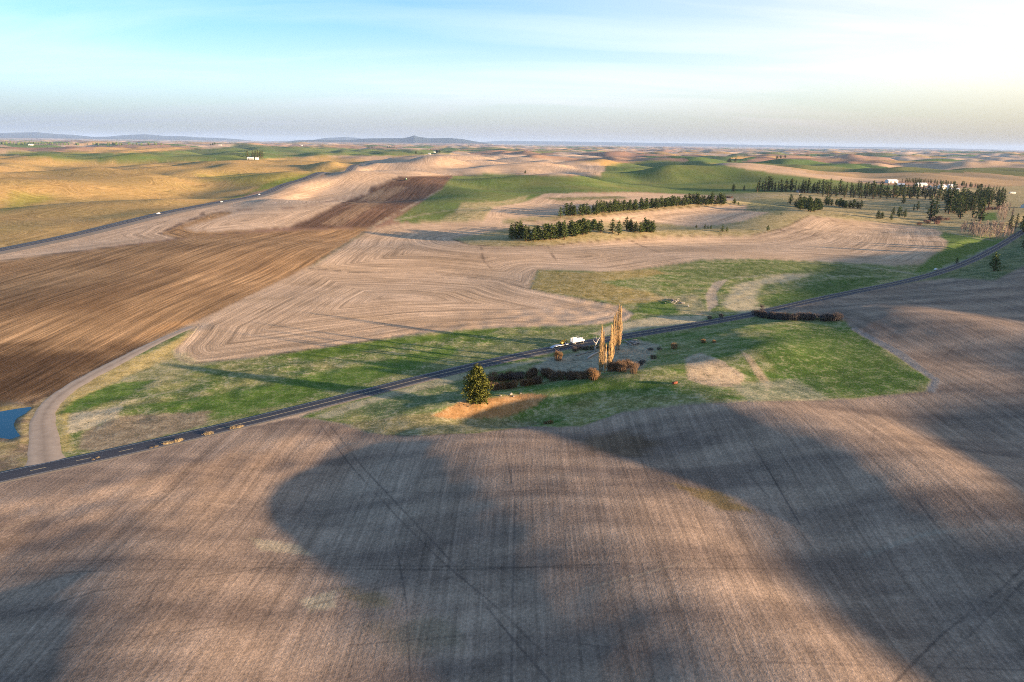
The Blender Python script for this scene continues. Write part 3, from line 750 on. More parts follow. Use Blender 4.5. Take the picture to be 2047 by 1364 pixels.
for px, c, soft, grs, kf in PATCH:
    W = on_ground(densify(px, 10))[:, :2]
    soft = soft * 0.6
    lo = W.min(0) - soft * 4; hi = W.max(0) + soft * 4
    idx = VI[(vx > lo[0]) & (vx < hi[0]) & (vy > lo[1]) & (vy < hi[1])]
    if len(idx) == 0:
        continue
    x, y = GX[idx], GY[idx]
    d, _ = seg_dist(x, y, W, True)
    d = np.where(inside(x, y, W), d, -d)
    d = d + soft * 1.3 * fbm(x / (soft * 2.2), y / (soft * 1.6), 401, 3)
    k = sstep(-soft, soft, d) * min(1.0, kf * 1.1)
    COLR[idx] = COLR[idx] * (1 - k)[:, None] + np.array(c) * (1 + 0.2 * perlin(x / 4, y / 3, 402))[:, None] * k[:, None]
    GRS[idx] = GRS[idx] * (1 - k) + grs * k

for li, (px, hw, c, kf) in enumerate(LINES):
    if min(q[1] for q in px) > 735 and hw < 0.6:
        hw, kf = hw * 0.72, kf * 0.72
    W = smooth_line(on_ground(densify(px, 14, False))[:, :2], 6.0, 1)
    lo = W.min(0) - hw * 3; hi = W.max(0) + hw * 3
    idx = VI[(vx > lo[0]) & (vx < hi[0]) & (vy > lo[1]) & (vy < hi[1])]
    if len(idx) == 0:
        continue
    x, y = GX[idx], GY[idx]
    d, _ = seg_dist(x, y, W)
    w = hw * (1 + 0.5 * perlin(x / 5, y / 5, 501)) * np.clip(GR[idx] / 350, 1.0, 2.0)
    k = (1 - sstep(0.45 * w, 1.25 * w, d)) * kf * np.clip(0.72 + 0.9 * perlin(x / 22, y / 22, 502 + li), 0.1, 1)
    COLR[idx] = COLR[idx] * (1 - k)[:, None] + np.array(c) * k[:, None]

COLR = np.clip(COLR, 0.01, 0.7)
# ------------------------------------------------------------------ builders
def fast_mesh(name, V, F, nside=None):
    me = bpy.data.meshes.new(name)
    V = np.asarray(V, np.float32); F = np.asarray(F, np.int32)
    k = F.shape[1]
    me.vertices.add(len(V)); me.vertices.foreach_set('co', V.ravel())
    me.loops.add(F.size); me.loops.foreach_set('vertex_index', F.ravel())
    me.polygons.add(len(F))
    me.polygons.foreach_set('loop_start', np.arange(0, F.size, k, dtype=np.int32))
    me.update(calc_edges=True)
    return me


def link(name, me, mats=None, parent=None, loc=None):
    o = bpy.data.objects.new(name, me)
    COL.objects.link(o)
    if mats is not None and me is not None and len(me.materials) == 0:
        for m in (mats if isinstance(mats, (list, tuple)) else [mats]):
            me.materials.append(m)
    if parent is not None:
        o.parent = parent
    if loc is not None:
        o.location = loc
    return o


def tag(o, label=None, cat=None, group=None, kind=None):
    if label: o['label'] = label
    if cat: o['category'] = cat
    if group: o['group'] = group
    if kind: o['kind'] = kind
    return o


def empty(name, loc, rz=0.0, scale=1.0):
    o = bpy.data.objects.new(name, None)
    o.empty_display_size = 0.5
    COL.objects.link(o)
    o.location = loc; o.rotation_euler = (0, 0, rz); o.scale = (scale,) * 3
    return o


class MB:
    """collects boxes, tubes and faces of one part"""
    def __init__(self):
        self.v = []; self.f = []

    def add(self, vs, fs):
        b = len(self.v)
        self.v += [tuple(p) for p in vs]
        self.f += [tuple(i + b for i in q) for q in fs]
        return self

    def box(self, c, s, rz=0.0, top=(1, 1), bev=0.0, shift=0.0):
        x, y, z = s[0] / 2, s[1] / 2, s[2] / 2
        vs = []
        for sz, kx, ky in ((-z, 1, 1), (z, top[0], top[1])):
            for sx, sy in ((-1, -1), (1, -1), (1, 1), (-1, 1)):
                px, py = sx * x * kx + (shift if sz > 0 else 0), sy * y * ky
                vs.append((c[0] + px * math.cos(rz) - py * math.sin(rz), c[1] + px * math.sin(rz) + py * math.cos(rz), c[2] + sz))
        return self.add(vs, [(3, 2, 1, 0), (4, 5, 6, 7), (0, 1, 5, 4), (1, 2, 6, 5), (2, 3, 7, 6), (3, 0, 4, 7)])

    def tube(self, pts, rad, n=6, cap=True):
        pts = [Vector(p) for p in pts]
        rs = rad if isinstance(rad, (list, tuple)) else [rad] * len(pts)
        vs = []; fs = []
        for i, p in enumerate(pts):
            d = (pts[min(i + 1, len(pts) - 1)] - pts[max(i - 1, 0)]).normalized()
            a = d.orthogonal().normalized() if abs(d.z) > 0.95 else d.cross(Vector((0, 0, 1))).normalized()
            b = d.cross(a)
            for k in range(n):
                t = 2 * math.pi * k / n
                vs.append(p + (a * math.cos(t) + b * math.sin(t)) * rs[i])
        for i in range(len(pts) - 1):
            for k in range(n):
                fs.append((i * n + k, i * n + (k + 1) % n, (i + 1) * n + (k + 1) % n, (i + 1) * n + k))
        if cap:
            fs.append(tuple(reversed(range(n)))); fs.append(tuple((len(pts) - 1) * n + k for k in range(n)))
        return self.add(vs, fs)

    def mesh(self, name, smooth=False):
        me = bpy.data.meshes.new(name)
        me.from_pydata(self.v, [], self.f)
        me.update()
        if smooth:
            me.shade_smooth()
        return me

    def build(self, name, mat, parent=None, smooth=False, loc=None):
        return link(name, self.mesh(name, smooth), mat, parent, loc)


# ------------------------------------------------------------------ materials
def new_mat(name):
    m = bpy.data.materials.new(name)
    m.use_nodes = True
    nt = m.node_tree
    b = nt.nodes['Principled BSDF']
    b.inputs['Specular IOR Level'].default_value = 0.2
    b.inputs['Roughness'].default_value = 0.9
    return m, nt, b


def nd(nt, typ, **kw):
    n = nt.nodes.new(typ)
    for k, v in kw.items():
        if hasattr(n, k):
            setattr(n, k, v)
        else:
            n.inputs[k].default_value = v
    return n


def mth(nt, op, a, b=None, clamp=False):
    n = nt.nodes.new('ShaderNodeMath'); n.operation = op; n.use_clamp = clamp
    for i, v in enumerate((a, b)):
        if v is None: continue
        if isinstance(v, (int, float)): n.inputs[i].default_value = v
        else: nt.links.new(v, n.inputs[i])
    return n.outputs[0]


def mixc(nt, fac, a, b, mode='MIX'):
    n = nt.nodes.new('ShaderNodeMix'); n.data_type = 'RGBA'; n.blend_type = mode
    for key, v in (('Factor', fac), ('A', a), ('B', b)):
        s = n.inputs[key] if key == 'Factor' else [i for i in n.inputs if i.name == key and i.type == 'RGBA'][0]
        if isinstance(v, (int, float)): s.default_value = v
        elif isinstance(v, tuple): s.default_value = (*v, 1) if len(v) == 3 else v
        else: nt.links.new(v, s)
    return [o for o in n.outputs if o.type == 'RGBA'][0]


def simple_mat(name, c, rough=0.8, var=0.25, scale=1.0, c2=None, metal=0.0, spec=0.2, coords='Object', detail=4.0):
    m, nt, b = new_mat(name)
    co = nd(nt, 'ShaderNodeTexCoord')
    no = nd(nt, 'ShaderNodeTexNoise'); no.inputs['Scale'].default_value = scale; no.inputs['Detail'].default_value = detail
    nt.links.new(co.outputs[coords], no.inputs['Vector'])
    f = mth(nt, 'MULTIPLY_ADD', no.outputs['Fac'], 1.8); f.node.inputs[2].default_value = -0.4; f.node.use_clamp = True
    if c2 is None:
        c2 = tuple(v * (1 - var) for v in c); c = tuple(min(1, v * (1 + var * 0.6)) for v in c)
    nt.links.new(mixc(nt, f, tuple(c2), tuple(c)), b.inputs['Base Color'])
    b.inputs['Roughness'].default_value = rough
    b.inputs['Metallic'].default_value = metal
    b.inputs['Specular IOR Level'].default_value = spec
    return m


def ground_material():
    m, nt, b = new_mat('ground')
    L = nt.links
    geo = nd(nt, 'ShaderNodeNewGeometry')
    pos = geo.outputs['Position']
    ac = nd(nt, 'ShaderNodeAttribute', attribute_name='col')
    ar = nd(nt, 'ShaderNodeAttribute', attribute_name='row')
    am = nd(nt, 'ShaderNodeAttribute', attribute_name='msk')
    sep = nd(nt, 'ShaderNodeSeparateColor'); L.new(am.outputs['Color'], sep.inputs[0])
    rowa, grs = sep.outputs[0], sep.outputs[1]
    sp = nd(nt, 'ShaderNodeSeparateXYZ'); L.new(pos, sp.inputs[0])

    def rows(freq, along, det, seed):
        c = nd(nt, 'ShaderNodeCombineXYZ')
        L.new(mth(nt, 'MULTIPLY', ar.outputs['Fac'], freq), c.inputs[0])
        L.new(mth(nt, 'MULTIPLY', sp.outputs['X'], along), c.inputs[1])
        L.new(mth(nt, 'MULTIPLY_ADD', sp.outputs['Y'], along), c.inputs[2]); c.inputs[2].links[0].from_node.inputs[2].default_value = seed
        n = nd(nt, 'ShaderNodeTexNoise'); n.inputs['Scale'].default_value = 1.0; n.inputs['Detail'].default_value = det
        n.inputs['Roughness'].default_value = 0.72
        L.new(c.outputs[0], n.inputs['Vector'])
        return n.outputs['Fac']
    r1 = rows(1.3, 0.035, 2.0, 0.0)
    r2 = rows(0.42, 0.008, 5.0, 9.0)
    n_f = nd(nt, 'ShaderNodeTexNoise'); n_f.inputs['Scale'].default_value = 1.3; n_f.inputs['Detail'].default_value = 5.0; n_f.inputs['Roughness'].default_value = 0.68
    L.new(pos, n_f.inputs['Vector'])
    n_m = nd(nt, 'ShaderNodeTexNoise'); n_m.inputs['Scale'].default_value = 0.16; n_m.inputs['Detail'].default_value = 5.0; n_m.inputs['Roughness'].default_value = 0.62
    L.new(pos, n_m.inputs['Vector'])
    n_l = nd(nt, 'ShaderNodeTexNoise'); n_l.inputs['Scale'].default_value = 0.03; n_l.inputs['Detail'].default_value = 4.0
    L.new(pos, n_l.inputs['Vector'])

    def around(v, amp):          # 1 + (v-0.5)*amp
        if not isinstance(amp, (int, float)): amp.node.inputs[2].default_value = 0.85
        o = mth(nt, 'MULTIPLY_ADD', mth(nt, 'SUBTRACT', v, 0.5), amp); o.node.inputs[2].default_value = 1.0
        return o
    ra1 = mth(nt, 'MULTIPLY_ADD', mth(nt, 'MULTIPLY', mth(nt, 'SUBTRACT', r1, 0.5), 2.3), rowa); ra1.node.inputs[2].default_value = 1.0
    ra2 = mth(nt, 'MULTIPLY_ADD', mth(nt, 'MULTIPLY', mth(nt, 'SUBTRACT', r2, 0.5), 3.4), rowa); ra2.node.inputs[2].default_value = 1.0
    k = mth(nt, 'MULTIPLY', mth(nt, 'MULTIPLY', around(n_f.outputs['Fac'], 1.6), around(n_m.outputs['Fac'], mth(nt, 'MULTIPLY_ADD', rowa, -1.05))), mth(nt, 'MULTIPLY', ra1, ra2))
    k = mth(nt, 'MULTIPLY', k, around(n_l.outputs['Fac'], 0.32))
    k = mth(nt, 'MAXIMUM', k, 0.25)
    kc = nd(nt, 'ShaderNodeCombineColor')
    for i in range(3): L.new(k, kc.inputs[i])
    base = mixc(nt, 1.0, ac.outputs['Color'], kc.outputs[0], 'MULTIPLY')
    # dry tufts over the green
    n_g = nd(nt, 'ShaderNodeTexNoise'); n_g.inputs['Scale'].default_value = 0.55; n_g.inputs['Detail'].default_value = 6.0; n_g.inputs['Roughness'].default_value = 0.78
    L.new(pos, n_g.inputs['Vector'])
    tf = mth(nt, 'ADD', mth(nt, 'MULTIPLY', n_g.outputs['Fac'], 0.68), mth(nt, 'MULTIPLY', n_m.outputs['Fac'], 0.32))
    tr = nd(nt, 'ShaderNodeMapRange'); tr.inputs['From Min'].default_value = 0.505; tr.inputs['From Max'].default_value = 0.585
    L.new(tf, tr.inputs['Value'])
    tr2 = nd(nt, 'ShaderNodeMapRange'); tr2.inputs['From Min'].default_value = 0.485; tr2.inputs['From Max'].default_value = 0.40
    L.new(tf, tr2.inputs['Value'])
    base = mixc(nt, mth(nt, 'MULTIPLY', mth(nt, 'MULTIPLY', tr.outputs[0], grs), 0.9), base, (0.50, 0.42, 0.26))
    base = mixc(nt, mth(nt, 'MULTIPLY', mth(nt, 'MULTIPLY', tr2.outputs[0], grs), 0.6), base, (0.045, 0.07, 0.022))
    L.new(base, b.inputs['Base Color'])
    hgt = mth(nt, 'ADD', mth(nt, 'MULTIPLY', n_f.outputs['Fac'], 0.35), mth(nt, 'MULTIPLY', mth(nt, 'MULTIPLY', r1, rowa), 0.30))
    hgt = mth(nt, 'ADD', hgt, mth(nt, 'MULTIPLY', mth(nt, 'MULTIPLY', n_m.outputs['Fac'], grs), 1.1))
    bp = nd(nt, 'ShaderNodeBump'); bp.inputs['Strength'].default_value = 0.55; bp.inputs['Distance'].default_value = 0.5
    L.new(hgt, bp.inputs['Height'])
    L.new(bp.outputs[0], b.inputs['Normal'])
    b.inputs['Specular IOR Level'].default_value = 0.05
    b.inputs['Roughness'].default_value = 1.0
    return m


M_GROUND = ground_material()

# mountains: dark forest, cleared foot slopes
mt = (GR > 24000) & (GZ > 95)
COLR[mt] = np.array((0.03, 0.05, 0.06))
mf = (GR > 20000) & (GZ > 60) & ~mt
COLR[mf] = COLR[mf] * 0.6 + np.array((0.16, 0.12, 0.10)) * 0.4
mt2 = (GR > 24000) & (GZ > 60)

# ---- split the sheet: one object for each field, all on the same vertices
ii, jj = np.meshgrid(np.arange(NR - 1), np.arange(NA), indexing='ij')
j2 = (jj + 1) % NA
QUAD = np.stack([ii * NA + jj, (ii + 1) * NA + jj, (ii + 1) * NA + j2, ii * NA + j2], -1).reshape(-1, 4)
QUAD = QUAD[:, ::-1]
FREG = REG[QUAD[:, 0]].copy()
FREG[mt2[QUAD[:, 0]]] = len(FIELDS) + 1
VALL = np.stack([GX, GY, GZ], 1)


def ground_piece(name, fmask):
    F = QUAD[fmask]
    if len(F) == 0:
        return None
    u, inv = np.unique(F.ravel(), return_inverse=True)
    me = fast_mesh(name, VALL[u], inv.reshape(-1, 4))
    a = me.attributes.new('col', 'FLOAT_COLOR', 'POINT')
    a.data.foreach_set('color', np.c_[COLR[u], np.ones(len(u))].astype(np.float32).ravel())
    a = me.attributes.new('row', 'FLOAT', 'POINT')
    a.data.foreach_set('value', ROW[u].astype(np.float32))
    a = me.attributes.new('msk', 'FLOAT_COLOR', 'POINT')
    a.data.foreach_set('color', np.c_[ROWA[u], GRS[u], np.zeros(len(u)), np.ones(len(u))].astype(np.float32).ravel())
    me.shade_smooth()
    o = link(name, me, M_GROUND)
    o['kind'] = 'structure'
    return o


FIELD_LABEL = {}
ground_piece('ground', FREG == 0)
for k, f in enumerate(FIELDS):
    ground_piece(f[0], FREG == k + 1)
ground_piece('mountains', FREG == len(FIELDS) + 1)


# ------------------------------------------------------------------ roads
def road_material(name, c, c2, lane=0.0):
    m, nt, b = new_mat(name)
    L = nt.links
    geo = nd(nt, 'ShaderNodeNewGeometry')
    n1 = nd(nt, 'ShaderNodeTexNoise'); n1.inputs['Scale'].default_value = 0.35; n1.inputs['Detail'].default_value = 8.0; n1.inputs['Roughness'].default_value = 0.7
    L.new(geo.outputs['Position'], n1.inputs['Vector'])
    uv = nd(nt, 'ShaderNodeAttribute', attribute_name='cross')
    w = mth(nt, 'ABSOLUTE', mth(nt, 'SINE', mth(nt, 'MULTIPLY', uv.outputs['Fac'], lane)))
    f = mth(nt, 'MULTIPLY_ADD', mth(nt, 'ADD', n1.outputs['Fac'], mth(nt, 'MULTIPLY', w, 0.35)), 1.6)
    f.node.inputs[2].default_value = -0.55; f.node.use_clamp = True
    L.new(mixc(nt, f, c2, c), b.inputs['Base Color'])
    b.inputs['Roughness'].default_value = 0.85
    b.inputs['Specular IOR Level'].default_value = 0.25
    return m


def ribbon(name, line, half, lift, mat, zf=H, crown=0.05, nx=9, kind='structure', skirt=0.6):
    P = np.asarray(line, float)
    d = np.gradient(P[:, :2], axis=0); d /= np.linalg.norm(d, axis=1)[:, None]
    nrm = np.stack([-d[:, 1], d[:, 0]], 1)
    hw = np.broadcast_to(np.asarray(half, float), (len(P),))
    t = np.linspace(-1, 1, nx)
    if skirt:
        t = np.r_[-1.0, t, 1.0]
    V = []
    zc = zf(P[:, 0], P[:, 1])
    for k, a in enumerate(t):
        q = P[:, :2] + nrm * (a * hw)[:, None]
        z = zc + lift - crown * a * a * hw / 4
        if skirt and k in (0, len(t) - 1):
            q = P[:, :2] + nrm * (np.sign(a) * (hw + skirt))[:, None]
            z = zc - (0.12 if 'gravel' in name or 'highway' in name else 0.4)
        V.append(np.c_[q, z])
    V = np.stack(V, 1); n, kx = V.shape[:2]
    i, j = np.meshgrid(np.arange(n - 1), np.arange(kx - 1), indexing='ij')
    F = np.stack([i * kx + j, i * kx + j + 1, (i + 1) * kx + j + 1, (i + 1) * kx + j], -1).reshape(-1, 4)[:, ::-1]
    me = fast_mesh(name, V.reshape(-1, 3), F)
    a = me.attributes.new('cross', 'FLOAT', 'POINT')
    a.data.foreach_set('value', np.broadcast_to(t * float(hw[-1]), (n, kx)).astype(np.float32).ravel())
    o = link(name, me, mat)
    if kind: o['kind'] = kind
    return o


M_ASPH = road_material('asphalt', (0.060, 0.062, 0.072), (0.036, 0.038, 0.047), 1.7)
M_HWY = road_material('highway_asphalt', (0.085, 0.08, 0.085), (0.05, 0.05, 0.055), 1.7)
M_GRAV = road_material('gravel', (0.46, 0.36, 0.26), (0.27, 0.205, 0.145), 1.45)
M_SHLD = road_material('gravel_shoulder', (0.21, 0.18, 0.14), (0.12, 0.105, 0.085), 1.0)
M_WHITE = simple_mat('road_paint_white', (0.62, 0.62, 0.60), 0.7, 0.3, 2.0)
M_YELL = simple_mat('road_paint_yellow', (0.62, 0.50, 0.28), 0.7, 0.3, 2.0)

road_line = smooth_line(ROAD_W, 3.0, 1)
ribbon('road_shoulder', road_line, 4.7, 0.10, M_SHLD, skirt=1.2)
ribbon('paved_road', road_line, 3.95, 0.16, M_ASPH, skirt=0.3)
hwy_line = smooth_line(HWY, 12.0, 1)
ribbon('highway_shoulder', hwy_line, 8.2, 0.60, M_SHLD, skirt=7.0)
ribbon('highway', hwy_line, 6.6, 0.75, M_HWY, skirt=0.5)
# the gravel road with its flared mouth
gl = smooth_line(np.vstack([GRV]), 2.5, 1)
gs = np.linspace(0, 1, len(gl))
seglen = np.r_[0, np.cumsum(np.linalg.norm(np.diff(gl, axis=0), axis=1))]
half = 3.3 + 3.2 * np.exp(-seglen / 9.0) + 0.9 * np.exp(-((seglen - 26) / 18) ** 2)
half = half * (1 - 0.45 * sstep(0.6, 1.0, gs)) + 0.55 * perlin(seglen / 7, seglen * 0, 9) + 0.3 * perlin(seglen / 2.5, seglen * 0, 10)
ribbon('gravel_road', gl, half, 0.07, M_GRAV, skirt=1.6)


def offset_line(line, off):
    P = np.asarray(line, float)
    d = np.gradient(P, axis=0); d /= np.linalg.norm(d, axis=1)[:, None]
    return P + np.stack([-d[:, 1], d[:, 0]], 1) * off


def paint(name, line, off, half, lift, mat, a=None, b=None, base=None):
    P = offset_line(line, off)[a:b]
    return ribbon(name, P, half, lift, mat, nx=2, crown=0.0, skirt=0)


# dashes of the centre line one by one up to where the solid line begins, edge lines along both sides
acc = np.r_[0, np.cumsum(np.linalg.norm(np.diff(road_line, axis=0), axis=1))]
x_solid = on_ground([(415, 862)])[0, 0]
i_solid = int(np.argmin(np.abs(road_line[:, 0] - x_solid)))
s = 4.0
while s + 5 < acc[i_solid]:
    q = np.stack([np.interp(np.linspace(s, s + 4.2, 4), acc, road_line[:, k]) for k in (0, 1)], 1)
    o = ribbon('centre_dash', q, 0.13, 0.17, M_YELL, nx=2, crown=0, skirt=0)
    s += 12.2
paint('centre_line', road_line, 0.0, 0.15, 0.17, M_YELL, i_solid + 1, None)
paint('edge_line', road_line, 3.45, 0.06, 0.155, M_WHITE)
paint('edge_line', road_line, -3.45, 0.06, 0.155, M_WHITE)
paint('highway_centre_line', hwy_line, 0.0, 0.20, 0.765, M_YELL)
paint('highway_edge_line', hwy_line, 5.0, 0.16, 0.735, M_WHITE)
paint('highway_edge_line', hwy_line, -5.0, 0.16, 0.735, M_WHITE)

# ------------------------------------------------------------------ pond
mw, nt, b = new_mat('water')
b.inputs['Base Color'].default_value = (0.02, 0.045, 0.07, 1)
b.inputs['Roughness'].default_value = 0.06
b.inputs['Specular IOR Level'].default_value = 0.5
b.inputs['IOR'].default_value = 1.33
nn = nd(nt, 'ShaderNodeTexNoise'); nn.inputs['Scale'].default_value = 1.6; nn.inputs['Detail'].default_value = 3
ge = nd(nt, 'ShaderNodeNewGeometry'); nt.links.new(ge.outputs['Position'], nn.inputs['Vector'])
bp = nd(nt, 'ShaderNodeBump'); bp.inputs['Strength'].default_value = 0.12; bp.inputs['Distance'].default_value = 0.1
nt.links.new(nn.outputs['Fac'], bp.inputs['Height']); nt.links.new(bp.outputs[0], b.inputs['Normal'])
c0 = POND.mean(0)
PW = smooth_line(np.vstack([POND, POND[:1]]), 3.0, 2)[:-1]
PW = c0 + (PW - c0) * 1.05
bm = bmesh.new()
bm.faces.new([bm.verts.new((p[0], p[1], POND_Z)) for p in PW])
bmesh.ops.triangulate(bm, faces=bm.faces[:])
me = bpy.data.meshes.new('pond'); bm.to_mesh(me); bm.free()
if me.polygons[0].normal.z < 0: me.flip_normals()
tag(link('pond', me, mw), kind='structure')
# ------------------------------------------------------------------ plants
def height_to(base, px_top):
    """height of an upright thing standing at base whose top shows at the photo row px_top"""
    t = math.hypot(base[0], base[1])
    d = CM.T @ np.array([base[0], base[1], base[2] - CAM_Z])
    xpx = 1023.5 + FPX * d[0] / -d[2]
    r = rays([(xpx, px_top)])[0]
    return CAM_Z + r[2] * t - base[2]


def quads(C, D, S):
    """flat leaf sized faces: centre, half length vector, half width vector"""
    V = np.stack([C - D - S * 0.35, C - D * 0.1 - S, C + D, C - D * 0.1 + S], 1)
    V[:, 0] = C - D
    F = np.arange(len(C) * 4).reshape(-1, 4)
    return V.reshape(-1, 3), F


def rand_unit(n, g):
    v = g.normal(size=(n, 3))
    return v / np.linalg.norm(v, axis=1)[:, None]


def pine_proto(seed, h=10.0, width=2.6, base=0.10, dens=1.0, open_=0.0, pointy=0.85, m=6, leaf=0.135):
    """tapered trunk with limbs, crown of needle tufts along whorled branches"""
    g = np.random.default_rng(seed)
    mb = MB()
    lean = g.normal(size=2) * 0.012 * h
    zs = np.linspace(0, 1, 7)
    mb.tube([(lean[0] * z * z, lean[1] * z * z, z * h * 0.97) for z in zs], [0.026 * h * (1 - 0.93 * z) + 0.01 for z in zs], 7)
    C = []; nb = int(46 * dens)
    lob = g.uniform(0.72, 1.18, 9)
    for b in range(nb):
        t = (b + g.uniform(0, 1)) / nb
        z = (base + (0.985 - base) * t) * h
        prof = (1 - t) ** pointy * (0.62 + 0.38 * min(1.0, t / 0.22)) + 0.035
        a = b * 2.399 + g.normal() * 0.35
        L = width * prof * lob[int((a / (2 * math.pi) * 9) % 9)] * g.uniform(0.72, 1.15)
        rise = 0.28 + 0.35 * t + g.normal() * 0.08
        p0 = np.array([lean[0] * t * t, lean[1] * t * t, z])
        dirv = np.array([math.cos(a), math.sin(a), rise])
        if g.random() < 0.6 and L > 0.4:
            mb.tube([p0, p0 + dirv * L * 0.5, p0 + dirv * L * 0.9 + np.array([0, 0, 0.05 * L])], [0.0065 * h * (1 - t) + 0.012, 0.004 * h * (1 - t) + 0.01, 0.008], 3, False)
        n = max(2, int(round(L / width * 10 * dens)))
        for k in range(n):
            f = 0.25 + 0.75 * (k + g.uniform(0.2, 0.8)) / n
            sp = 0.10 * width + 0.09 * L
            q = p0 + dirv * L * f + np.array([g.normal() * sp, g.normal() * sp, g.normal() * sp * 0.7 + 0.03 * h * f])
            if g.random() > open_:
                C.append(q)
    C = np.array(C)
    CC = np.repeat(C, m, 0) + g.normal(size=(len(C) * m, 3)) * width * 0.075
    ax = CC - np.array([0, 0, 0.0]); ax[:, 2] = 0
    ax /= np.maximum(np.linalg.norm(ax, axis=1), 1e-3)[:, None]
    D = rand_unit(len(CC), g) * 0.8 + ax * 0.5 + np.array([0, 0, 0.35])
    D /= np.linalg.norm(D, axis=1)[:, None]
    S = np.cross(D, rand_unit(len(CC), g)); S /= np.maximum(np.linalg.norm(S, axis=1), 1e-3)[:, None]
    s = g.uniform(0.6, 1.25, len(CC))[:, None] * width * leaf / math.sqrt(dens)
    V, F = quads(CC, D * s, S * s * 0.55)
    return mb, V, F


def stems_mesh(lines, n=3):
    """many thin tapered stems in one mesh: list of (p0, p1, r0, r1)"""
    A = np.array([l[0] for l in lines], float); B = np.array([l[1] for l in lines], float)
    r0 = np.array([l[2] for l in lines]); r1 = np.array([l[3] for l in lines])
    d = B - A; d /= np.maximum(np.linalg.norm(d, axis=1), 1e-6)[:, None]
    ref = np.where(np.abs(d[:, 2:3]) > 0.9, np.array([[1.0, 0, 0]]), np.array([[0, 0, 1.0]]))
    a = np.cross(d, ref); a /= np.linalg.norm(a, axis=1)[:, None]
    b = np.cross(d, a)
    V = np.zeros((len(A), 2 * n, 3))
    for k in range(n):
        t = 2 * math.pi * k / n
        o = a * math.cos(t) + b * math.sin(t)
        V[:, k] = A + o * r0[:, None]; V[:, n + k] = B + o * r1[:, None]
    fs = np.array([[k, (k + 1) % n, n + (k + 1) % n, n + k] for k in range(n)])
    F = (np.arange(len(A)) * 2 * n)[:, None, None] + fs[None]
    return V.reshape(-1, 3), F.reshape(-1, 4)


def leaf_mat(name, c, c2, scale=0.35, rough=0.8, trans=0.0):
    m, nt, b = new_mat(name)
    oi = nd(nt, 'ShaderNodeObjectInfo')
    co = nd(nt, 'ShaderNodeNewGeometry')
    no = nd(nt, 'ShaderNodeTexNoise'); no.inputs['Scale'].default_value = scale; no.inputs['Detail'].default_value = 3
    nt.links.new(co.outputs['Position'], no.inputs['Vector'])
    f = mth(nt, 'MULTIPLY_ADD', no.outputs['Fac'], 1.7); f.node.inputs[2].default_value = -0.35; f.node.use_clamp = True
    col = mixc(nt, f, c2, c)
    k = mth(nt, 'MULTIPLY_ADD', oi.outputs['Random'], 0.5); k.node.inputs[2].default_value = 0.75
    kc = nd(nt, 'ShaderNodeCombineColor')
    for i in range(3): nt.links.new(k, kc.inputs[i])
    nt.links.new(mixc(nt, 1.0, col, kc.outputs[0], 'MULTIPLY'), b.inputs['Base Color'])
    b.inputs['Roughness'].default_value = rough
    b.inputs['Specular IOR Level'].default_value = 0.12
    return m


M_NEEDLE = leaf_mat('pine_needles', (0.095, 0.125, 0.034), (0.040, 0.066, 0.022))
M_NEEDLE_Y = leaf_mat('pine_needles_painted_sun', (0.125, 0.125, 0.022), (0.060, 0.075, 0.018))  # sunlit copy: warm sun painted into the lone pine's needle colour
M_BARK = leaf_mat('pine_bark', (0.13, 0.08, 0.05), (0.07, 0.045, 0.03), 2.0)
M_POPLAR = leaf_mat('poplar_twigs', (0.56, 0.39, 0.19), (0.38, 0.26, 0.13), 0.8)
M_POPBARK = leaf_mat('poplar_bark', (0.30, 0.21, 0.12), (0.17, 0.12, 0.08), 1.2)
M_BRUSH = leaf_mat('brush_twigs', (0.19, 0.12, 0.07), (0.085, 0.062, 0.048), 0.35)
M_BRUSH_O = leaf_mat('ochre_twigs', (0.30, 0.175, 0.08), (0.15, 0.095, 0.055), 0.5)
M_BRUSH_G = leaf_mat('grey_twigs', (0.125, 0.105, 0.10), (0.065, 0.055, 0.055), 0.4)
M_ASPEN = leaf_mat('bare_grove_twigs', (0.34, 0.27, 0.215), (0.19, 0.145, 0.125), 0.15)
M_REDBRUSH = leaf_mat('red_brush_twigs', (0.19, 0.105, 0.085), (0.10, 0.06, 0.05), 0.2)
M_DEAD = leaf_mat('bleached_wood', (0.50, 0.47, 0.43), (0.30, 0.28, 0.26), 2.0)
M_DEADDK = leaf_mat('weathered_wood', (0.27, 0.25, 0.25), (0.12, 0.11, 0.11), 1.0)
M_STRAW = leaf_mat('dry_stalks', (0.42, 0.33, 0.19), (0.28, 0.22, 0.13), 1.5)

PINES = []
for k, (hh, w, b_, dn, op, pt) in enumerate([(10, 2.15, 0.06, 0.85, 0.03, 0.8), (10, 1.9, 0.08, 0.8, 0.08, 0.9), (10, 2.35, 0.05, 0.85, 0.05, 0.72),
                                             (10, 1.55, 0.10, 0.8, 0.10, 0.85), (10, 1.3, 0.14, 0.75, 0.14, 0.78), (10, 1.5, 0.08, 0.8, 0.1, 0.95)]):
    mb, V, F = pine_proto(900 + k, hh, w, b_, dn, op, pt)
    PINES.append((mb.mesh('trunk'), fast_mesh('crown', V, F)))
    PINES[-1][0].materials.append(M_BARK); PINES[-1][1].materials.append(M_NEEDLE)


